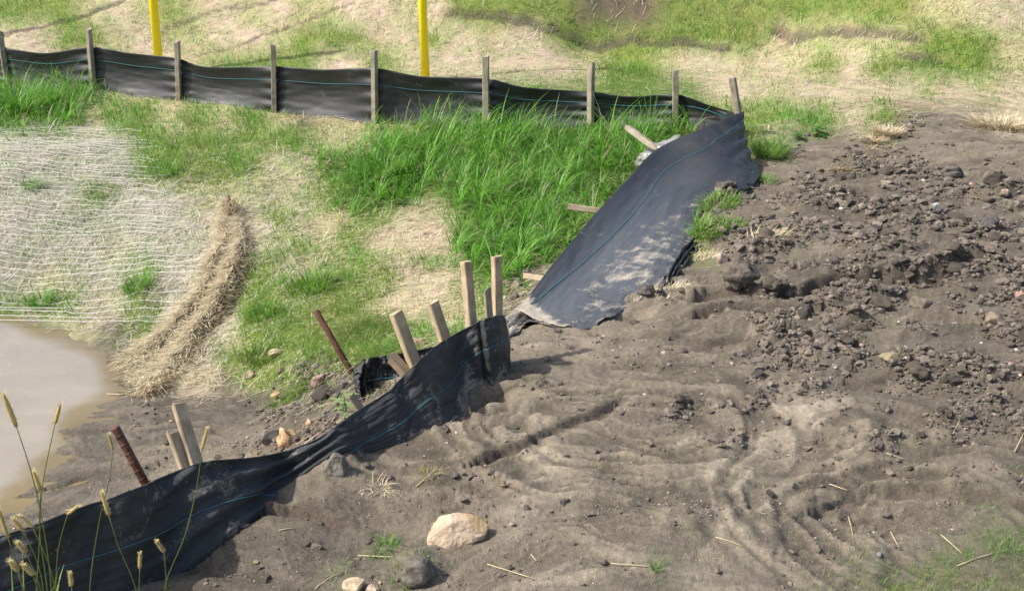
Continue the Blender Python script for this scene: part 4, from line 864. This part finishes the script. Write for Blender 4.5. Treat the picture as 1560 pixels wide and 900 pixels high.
# netting pinned over the straw on the left bank
def net():
    Vs, Qs, off = [], [], 0
    def add(P, r):
        nonlocal off
        V, Q, _ = tube(P, r, 3, False); Vs.append(V); Qs.append(Q+off); off += len(V)
    x0 = -6.3
    for k in range(46):
        y = 6.78+k*.076+R.uniform(-.008, .008); xs = np.arange(x0, -1.95-.5*(y-7)+R.uniform(-.35, .15), .05)
        if k % 9 == 5: continue
        yy = y+.05*fbm(xs*1.5, xs*0+y, 3, 190)*2+(xs+3)*-.05; hh = height(xs, yy); ok = hh > WZ+.03
        if ok.sum() < 5: continue
        P = np.stack([xs, yy, hh+.022+.012*perlin(xs*6, yy*9, 191)], -1)[ok]; add(P, .0023)
    for k in range(70):
        x = x0+k*.056; ys = np.arange(6.8, 8.9-.5*(x+2.6), .06); ys = ys[x < -1.95-.5*(ys-7)]
        if len(ys) < 6: continue
        ys = ys; xx = x+.04*perlin(ys*2, ys*0+x, 192)+.0*(ys-7); hh = height(xx, ys); ok = (hh > WZ+.03)
        P = np.stack([xx, ys, hh+.02], -1)[ok]
        if len(P) > 4: add(P, .0008)
    o = link('netting', mesh_np('netting', np.concatenate(Vs), quads=np.concatenate(Qs)), M['net']); tag(o, 'white plastic netting stretched over the straw on the left bank', 'netting')
net()

# ---------------------------------------------------------------- tufts, weeds, straw wads
def tuft(name, px, py, wpx, n, Lr, pal, label, cat='grass tuft', lean=(.1, .9), curl=(.4, 1.7), W=(.003, .006), az=None, group=None):
    q = T(px, py); r = wpx/2*q[1]/F; a = R.uniform(0, 6.28, n); rr = r*np.sqrt(R.rand(n)); x = q[0]+rr*np.cos(a); y = q[1]+rr*np.sin(a)*.8; h = height(x, y)
    az_ = a+R.normal(0, .8, n) if az is None else R.normal(az, .6, n)
    me = blades(np.stack([x, y, h-.004], -1), R.uniform(*Lr, n), R.uniform(*W, n), az_, R.uniform(*lean, n), R.uniform(*curl, n), mixcol(n, pal), 3, org=q)
    o = link(name, me, M['grass'] if pal[0][1] > pal[0][0] else M['straw']); o.location = q; tag(o, label, cat, group); return o
MIX = GREEN+[(.30,.26,.11),(.36,.29,.15)]
tuft('grass_tuft', 1096, 312, 62, 420, (.05, .13), MIX, 'green tuft hanging over the upper right side of the fallen sheet')
tuft('grass_tuft', 1078, 355, 50, 380, (.05, .12), MIX, 'ragged green tuft beside the middle right side of the fallen sheet')
tuft('grass_tuft', 1112, 345, 44, 260, (.04, .10), MIX, 'sparse tuft between the green clumps and the pale pink stone')
tuft('dry_grass_tuft', 1165, 362, 60, 240, (.06, .16), STRAW, 'dry straw coloured wisp right of the green tufts', az=.4, lean=(.9, 1.5), curl=(0, .4), W=(.002, .004))
tuft('dry_grass_tuft', 1060, 395, 60, 240, (.05, .12), STRAW, 'dry trampled grass below the hem of the fallen sheet', az=.6, lean=(1, 1.5), curl=(0, .3), W=(.002, .004))
tuft('dry_grass_tuft', 1015, 440, 60, 200, (.04, .10), STRAW, 'dry roots and straw along the foot of the fallen sheet', az=.6, lean=(1, 1.5), curl=(0, .3), W=(.002, .003))
tuft('weed_clump', 1170, 238, 46, 520, (.10, .26), GREEN[:3]+MIX, 'dark green weeds crowding the corner where the fabric ends', lean=(.1, .9))
tuft('weed_clump', 1168, 275, 30, 80, (.05, .12), GREEN, 'thin green weed on the mud below the fence corner')
tuft('dry_grass_tuft', 1283, 256, 38, 420, (.06, .14), STRAW, 'straw wad at the upper edge of the bare mud', az=-1.6, lean=(.9, 1.6), curl=(0, .4))
tuft('dry_grass_tuft', 577, 744, 30, 160, (.03, .08), STRAW, 'tangled dry straw wad on the mud below the fence dip', lean=(.7, 1.5), W=(.0015, .003))
tuft('dry_grass_tuft', 655, 722, 34, 70, (.03, .07), [(.30,.28,.10),(.40,.34,.16)], 'thin yellowish stubble beside the small dark upright stone', W=(.0012, .002))
tuft('grass_tuft', 586, 835, 40, 90, (.03, .08), GREEN, 'bright green seedlings left of the foreground rock', W=(.0015, .003))
tuft('grass_tuft', 612, 880, 46, 70, (.03, .06), YGREEN, 'thin green blades around the dirt hump', W=(.0012, .0022))
tuft('grass_tuft', 999, 868, 12, 26, (.04, .08), GREEN, 'single upright green sprout on the wet silt', W=(.0015, .003), lean=(0, .4))
tuft('grass_tuft', 770, 510, 30, 60, (.03, .08), STRAW, 'dead grass caught behind the end of the near fence', lean=(.4, 1.4))
tuft('grass_tuft', 640, 850, 30, 30, (.03, .07), GREEN, 'few green blades between the rock and the dirt hump', W=(.0012, .0022))
tuft('straw_heap', 1530, 192, 90, 1600, (.08, .22), STRAW, 'golden straw heap at the upper right edge of the mud', 'straw', lean=(.9, 1.5), curl=(0, .5), W=(.004, .007))
tuft('straw_heap', 1352, 205, 26, 900, (.06, .14), STRAW, 'pale straw tongue ending on the mud above the clods', 'straw', lean=(.7, 1.5), curl=(0, .5))
tuft('straw_heap', 1330, 216, 24, 500, (.05, .12), STRAW, 'small straw curl just left of the pale straw tongue', 'straw', lean=(.8, 1.5), curl=(0, .5))
tuft('grass_tuft', 590, 270, 70, 700, (.15, .30), GREEN, 'dark green leafy clump at the left end of the tall grass', W=(.006, .011))
tuft('grass_tuft', 110, 128, 90, 900, (.20, .42), GREEN, 'tall bright green clump against the fence at the left', W=(.007, .012))
tuft('grass_tuft', 30, 165, 110, 1100, (.18, .34), GREEN, 'broad green clump at the left edge below the fence', W=(.007, .012))
tuft('grass_tuft', 560, 505, 130, 500, (.10, .24), YGREEN+STRAW[:1], 'bent over yellow green grass hanging toward the fence', az=-1.9, lean=(.7, 1.3), curl=(.2, .7), W=(.003, .006))
tuft('grass_tuft', 600, 540, 100, 320, (.10, .22), YGREEN, 'flattened green blades left of the thick leaning stake', az=-2.2, lean=(.7, 1.3), curl=(.2, .7), W=(.003, .006))
tuft('grass_tuft', 455, 600, 80, 260, (.08, .18), YGREEN, 'flopped yellow green grass hanging over the eroded ditch edge', az=-1.9, lean=(.7, 1.3), curl=(.2, .9), W=(.002, .005))
tuft('grass_tuft', 400, 480, 50, 260, (.08, .16), GREEN[:3]+YGREEN, 'dark green tuft beside the hole right of the straw mat', W=(.003, .006))
tuft('grass_tuft', 470, 440, 70, 380, (.08, .17), GREEN[1:]+YGREEN, 'bright green tuft above the rusty pipe', lean=(0, .6), W=(.003, .006))
tuft('grass_tuft', 210, 440, 44, 260, (.06, .15), GREEN, 'green tuft growing in the netted straw left of the mat', lean=(0, .6), W=(.003, .005))
tuft('grass_tuft', 60, 465, 44, 240, (.06, .15), GREEN, 'green tuft at the pond shore near the left edge', lean=(0, .6), W=(.003, .005))
tuft('grass_tuft', 250, 262, 46, 220, (.07, .15), GREEN, 'bright green tuft at the upper rim of the netted straw', W=(.003, .006))
tuft('grass_tuft', 155, 293, 56, 200, (.05, .12), YGREEN, 'yellow green tuft poking through the netting', W=(.003, .005))
tuft('grass_tuft', 48, 285, 26, 140, (.06, .14), GREEN, 'narrow green tuft poking through the netting at far left', W=(.003, .005))
tuft('grass_tuft', 650, 405, 60, 120, (.08, .18), GREEN, 'green blades in the bare straw patch above the stakes')
tuft('grass_tuft', 395, 545, 60, 300, (.05, .13), YGREEN, 'soft green grass at the foot of the folded straw mat')
# leafy weeds
def leaf_geo(base, az, tilt, L, W, seg=6, fold=.25):
    d = np.array([math.cos(az)*math.cos(tilt), math.sin(az)*math.cos(tilt), math.sin(tilt)]); s = np.array([-math.sin(az), math.cos(az), 0]); V = []
    for k in range(seg+1):
        t = k/seg; w = W*math.sin(math.pi*min(1, t*.93+.05))**.8/2; c = base+d*L*t+np.array([0, 0, -L*.35*t*t]); V += [c-s*w+np.array([0, 0, w*fold]), c, c+s*w+np.array([0, 0, w*fold])]
    Q = [[3*k+j, 3*k+j+1, 3*k+j+4, 3*k+j+3] for k in range(seg) for j in (0, 1)]; return np.array(V), np.array(Q)
def weed(px, py, hpx, n, Lpx, wr, label, col, q=None):
    q = T(px, py) if q is None else q; sc = q[1]/F; H_ = hpx*sc; root = empty('leafy_weed', q); tag(root, label, 'weed')
    V, Q, Tt = tube([q, q+np.array([.01, 0, H_*.5]), q+np.array([0, .01, H_])], .003, 6); link('stem', mesh_np('stem', V, quads=Q, tris=Tt, col=np.tile(np.array([[.12,.2,.05]]), (len(V), 1)), org=q), M['grass'], root)
    for k in range(n):
        V, Q = leaf_geo(q+np.array([0, 0, H_*(.25+.75*k/n)]), k*2.4+.3, R.uniform(.1, .7), Lpx*sc*R.uniform(.75, 1.1), Lpx*sc*wr)
        link('leaf', mesh_np('leaf', V, quads=Q, col=mixcol(1, [col]).repeat(len(V), 0), org=q), M['grass'], root)
weed(525, 640, 46, 14, 30, .20, 'pale green weed with narrow pointed leaves beside the grey stake end', (.30,.42,.17))
weed(290, 153, 14, 8, 14, .5, 'small round leaved weed at the foot of the far fence, left one of two', (.12,.24,.06))
weed(318, 155, 16, 10, 16, .5, 'small round leaved weed at the foot of the far fence, right one of two', (.12,.24,.06))
weed(1245, 208, 16, 12, 18, .45, 'leafy green weed on the straw right of the corner stake', (.10,.26,.04))
weed(1215, 212, 10, 8, 14, .45, 'low leafy weed just left of the taller weed on the straw', (.12,.25,.05))
weed(250, 885, 10, 4, 16, .3, 'small broad leaf sprig on the mud below the near fence', (.22,.33,.10)) if False else None

# cloudy plastic bag behind the fallen sheet
A = [PZ(1018, 213, .30), PZ(1036, 210, .30), PZ(1050, 208, .3)]; q = T(985, 245)
qb = PZ(1003, 232, .17); V, Fc = lump(4, 77, 0, .45, (.22, .14, .10), .10); V = V*.72*(1+.25*np.abs(n3(V*6, 1.2, 5)))[:, None]
me = mesh_np('plastic_bag', V+qb*0, tris=Fc); o = link('plastic_bag', me, M['plastic']); o.location = (qb[0]+.03, qb[1]+.10, qb[2]-.03); o.rotation_euler = (0, -.5, 0); tag(o, 'crumpled cloudy plastic bag behind the upper stake of the fallen sheet', 'plastic bag')

# dead leaf caught on the sheet, long straws lying on the mud
def twig(px0, py0, px1, py1, label, col=(.50,.42,.26), wpx=2.1):
    a = T(px0, py0, .006); b = T(px1, py1, .006); m = (a+b)/2; m[2] = max(m[2], hz(m[0], m[1])+.004); r = wpx*a[1]/F/2
    V, Q, Tt = tube([a, (a+m)/2, m, (m+b)/2, b], [r, r, r*.9, r*.8, r*.5], 6); o = link('straw_stalk', mesh_np('straw_stalk', V, quads=Q, tris=Tt, col=np.tile(np.array([col]), (len(V), 1)), org=a), M['straw']); o.location = a; tag(o, label, 'stalk')
for a in [(480,898,524,872,'pale dry stalk crossing the lower left mud beside the bottom edge'),(545,848,600,850,'short yellow stalk left of the dirt hump'),(742,861,816,884,'long thin pale stalk on the silt below the foreground rock'),
          (1090,820,1137,836,'thin pale stalk on the wet silt edge, pointing down to the right'),(1356,811,1369,835,'short thick pale stalk left of the seedling grass'),(1457,864,1520,842,'long pale stalk lying across the seedling grass'),
          (1292,788,1300,822,'thin upright straw on the dark silt'),(1350,692,1380,702,'whitish bent stalk on the silt swirl'),(1263,739,1292,749,'small yellow straw above the dark silt'),(930,860,995,865,'brown stalk on the wet silt beside the green sprout'),
          (1433,816,1466,845,'brown stalk lying in the seedling grass'),(634,743,662,718,'short brown stalk near the yellowish stubble'),(809,846,817,856,'tiny yellow stalk piece below the rock'),(1452,662,1463,640,'white stalk sticking out of the right hand clods'),
          (425,810,448,806,'short white stalk under the near fence'),(1545,690,1560,660,'pale stalks at the right edge'),(100,779,145,768,'white stick floating at the top edge of the fence'),(190,602,120,600,'thin dark twig at the pond edge')]:
    twig(*a)

# ---------------------------------------------------------------- foxtails in the near left corner
def foxtail(head, stem, yy, label, wpx=9, leaf=False):
    """head = [(top),(bottom)] pixels, stem = further pixels down to the ground"""
    t = PY(*head[0], yy); b = PY(*head[1], yy); pts = [b]+[PY(*s, yy) for s in stem]
    g = pts[-1].copy(); g[2] = hz(g[0], g[1])-.02
    if pts[-1][2] > g[2]: g[0] += .02*np.sign(R.randn()); pts.append(g)
    root = empty('foxtail_grass', pts[-1]); o_ = pts[-1]; tag(root, label, 'foxtail')
    P = cr(np.array(pts), 24); V, Q, Tt = tube(P, np.linspace(.0011, .0019, 24), 6)
    link('stem', mesh_np('stem', V, quads=Q, tris=Tt, col=np.tile(np.array([[.20,.24,.07]]), (len(V), 1)), org=o_), M['grass'], root)
    r = wpx*yy*1.3/F/2; ax = t-b; hp = np.array([b+ax*k/9 for k in range(10)]); rr = r*.62*np.array([.5,.9,1,1,1,.97,.92,.8,.6,.25]); V, Q, Tt = tube(hp, rr, 10)
    hc = np.array([[.50,.40,.16]]); hd = link('seed_head', mesh_np('seed_head', V, quads=Q, tris=Tt, col=np.tile(hc, (len(V), 1)), org=o_), M['straw'], root)
    n = 380; k = R.rand(n); c = b+ax*k[:, None]; az = R.uniform(0, 6.28, n); base = c+np.stack([np.cos(az), np.sin(az), np.zeros(n)], -1)*(r*.4)
    me = blades(base, R.uniform(.6, 1.25, n)*r*1.05, np.full(n, .0007), az, R.uniform(.3, 1.1, n), R.uniform(0, .3, n), mixcol(n, [(.66,.56,.28),(.5,.42,.18),(.72,.64,.38)]), 2, org=o_)
    br = link('bristles', me, M['straw'], None); br.parent = hd
    if leaf:
        p = P[15]; az = R.uniform(0, 6.28); me = blades(np.array([p]), np.array([.16]), np.array([.007]), np.array([az]), np.array([.25]), np.array([.8]), np.array([[.20,.30,.07]]), 4, org=o_); link('leaf', me, M['grass'], root)
FT = [([(4,598),(25,650)],[(45,710),(62,780),(76,870),(84,960)],2.35,'largest drooping foxtail at the left edge in front of the pond',11,True),
 ([(92,615),(84,645)],[(74,690),(66,730),(60,830),(58,960)],2.45,'upright foxtail against the pond, second from the left edge at the top',8,False),
 ([(50,716),(62,746)],[(60,800),(70,880),(80,960)],2.4,'pale foxtail below the tall ones in front of the wet mud',8,False),
 ([(154,748),(166,785)],[(180,830),(205,890),(215,960)],2.35,'foxtail leaning left in front of the upper edge of the fence fabric',8,False),
 ([(213,841),(213,866)],[(212,900),(212,960)],2.3,'small upright green foxtail low on the black fabric',6,False),
 ([(237,823),(250,841)],[(253,880),(253,960)],2.3,'nodding foxtail bent left low on the black fabric',7,True),
 ([(316,651),(308,684)],[(300,740),(280,820),(255,880),(240,970)],2.4,'long slanting foxtail in front of the pine slats',7,False),
 ([(165,660),(172,685)],[(168,720),(150,800),(140,960)],2.5,'faint pale foxtail left of the ribbed rusty bar',6,False),
 ([(106,871),(109,892)],[(112,930),(115,990)],2.25,'tiny foxtail at the bottom edge',7,False),
 ([(-4,770),(12,818)],[(26,860),(45,960)],2.3,'foxtail cut by the left edge above the thread',8,True),
 ([(18,788),(36,809)],[(55,850),(72,960)],2.35,'foxtail crossing the fabric edge at far left',8,False),
 ([(28,784),(50,803)],[(75,860),(95,970)],2.3,'green foxtail just right of its twin at the fabric edge',7,False),
 ([(24,825),(40,842)],[(60,890),(70,970)],2.25,'plump tan foxtail on the fabric at the left',9,False),
 ([(13,853),(27,870)],[(40,910),(50,980)],2.2,'plump tan foxtail lowest at the left edge',9,True),
 ([(33,859),(51,876)],[(62,910),(70,980)],2.2,'plump tan foxtail right of the lowest one',9,False),
 ([(120,770),(103,783)],[(90,830),(85,900),(85,980)],2.4,'foxtail bowing left at the fabric edge',7,False)]
for f in FT: foxtail(*f)
def blade_plant(name, px, py, n, label, yy, L=(.25, .5)):
    q = PY(px, py, yy); q[2] = hz(q[0], q[1]); P = q+np.c_[R.normal(0, .04, (n, 2)), np.zeros(n)]
    me = blades(P, R.uniform(*L, n), R.uniform(.004, .008, n), R.uniform(0, 6.28, n), R.uniform(.0, .4, n), R.uniform(.2, .9, n), mixcol(n, [(.22,.31,.07),(.30,.34,.10),(.14,.22,.05)]), 4, org=q)
    o = link(name, me, M['grass']); o.location = q; tag(o, label, 'grass tuft')
blade_plant('grass_tuft', 20, 960, 26, 'green blades at the base of the foxtails in the lower left corner', 2.3)
blade_plant('grass_tuft', 75, 960, 16, 'green blades right of the lower left corner in front of the fabric', 2.3, (.2, .36))
blade_plant('grass_tuft', 245, 960, 6, 'few broad blades at the bottom edge below the near fence', 2.3, (.12, .22))
print('verts', sum(len(o.data.vertices) for o in C.objects if o.type == 'MESH'))
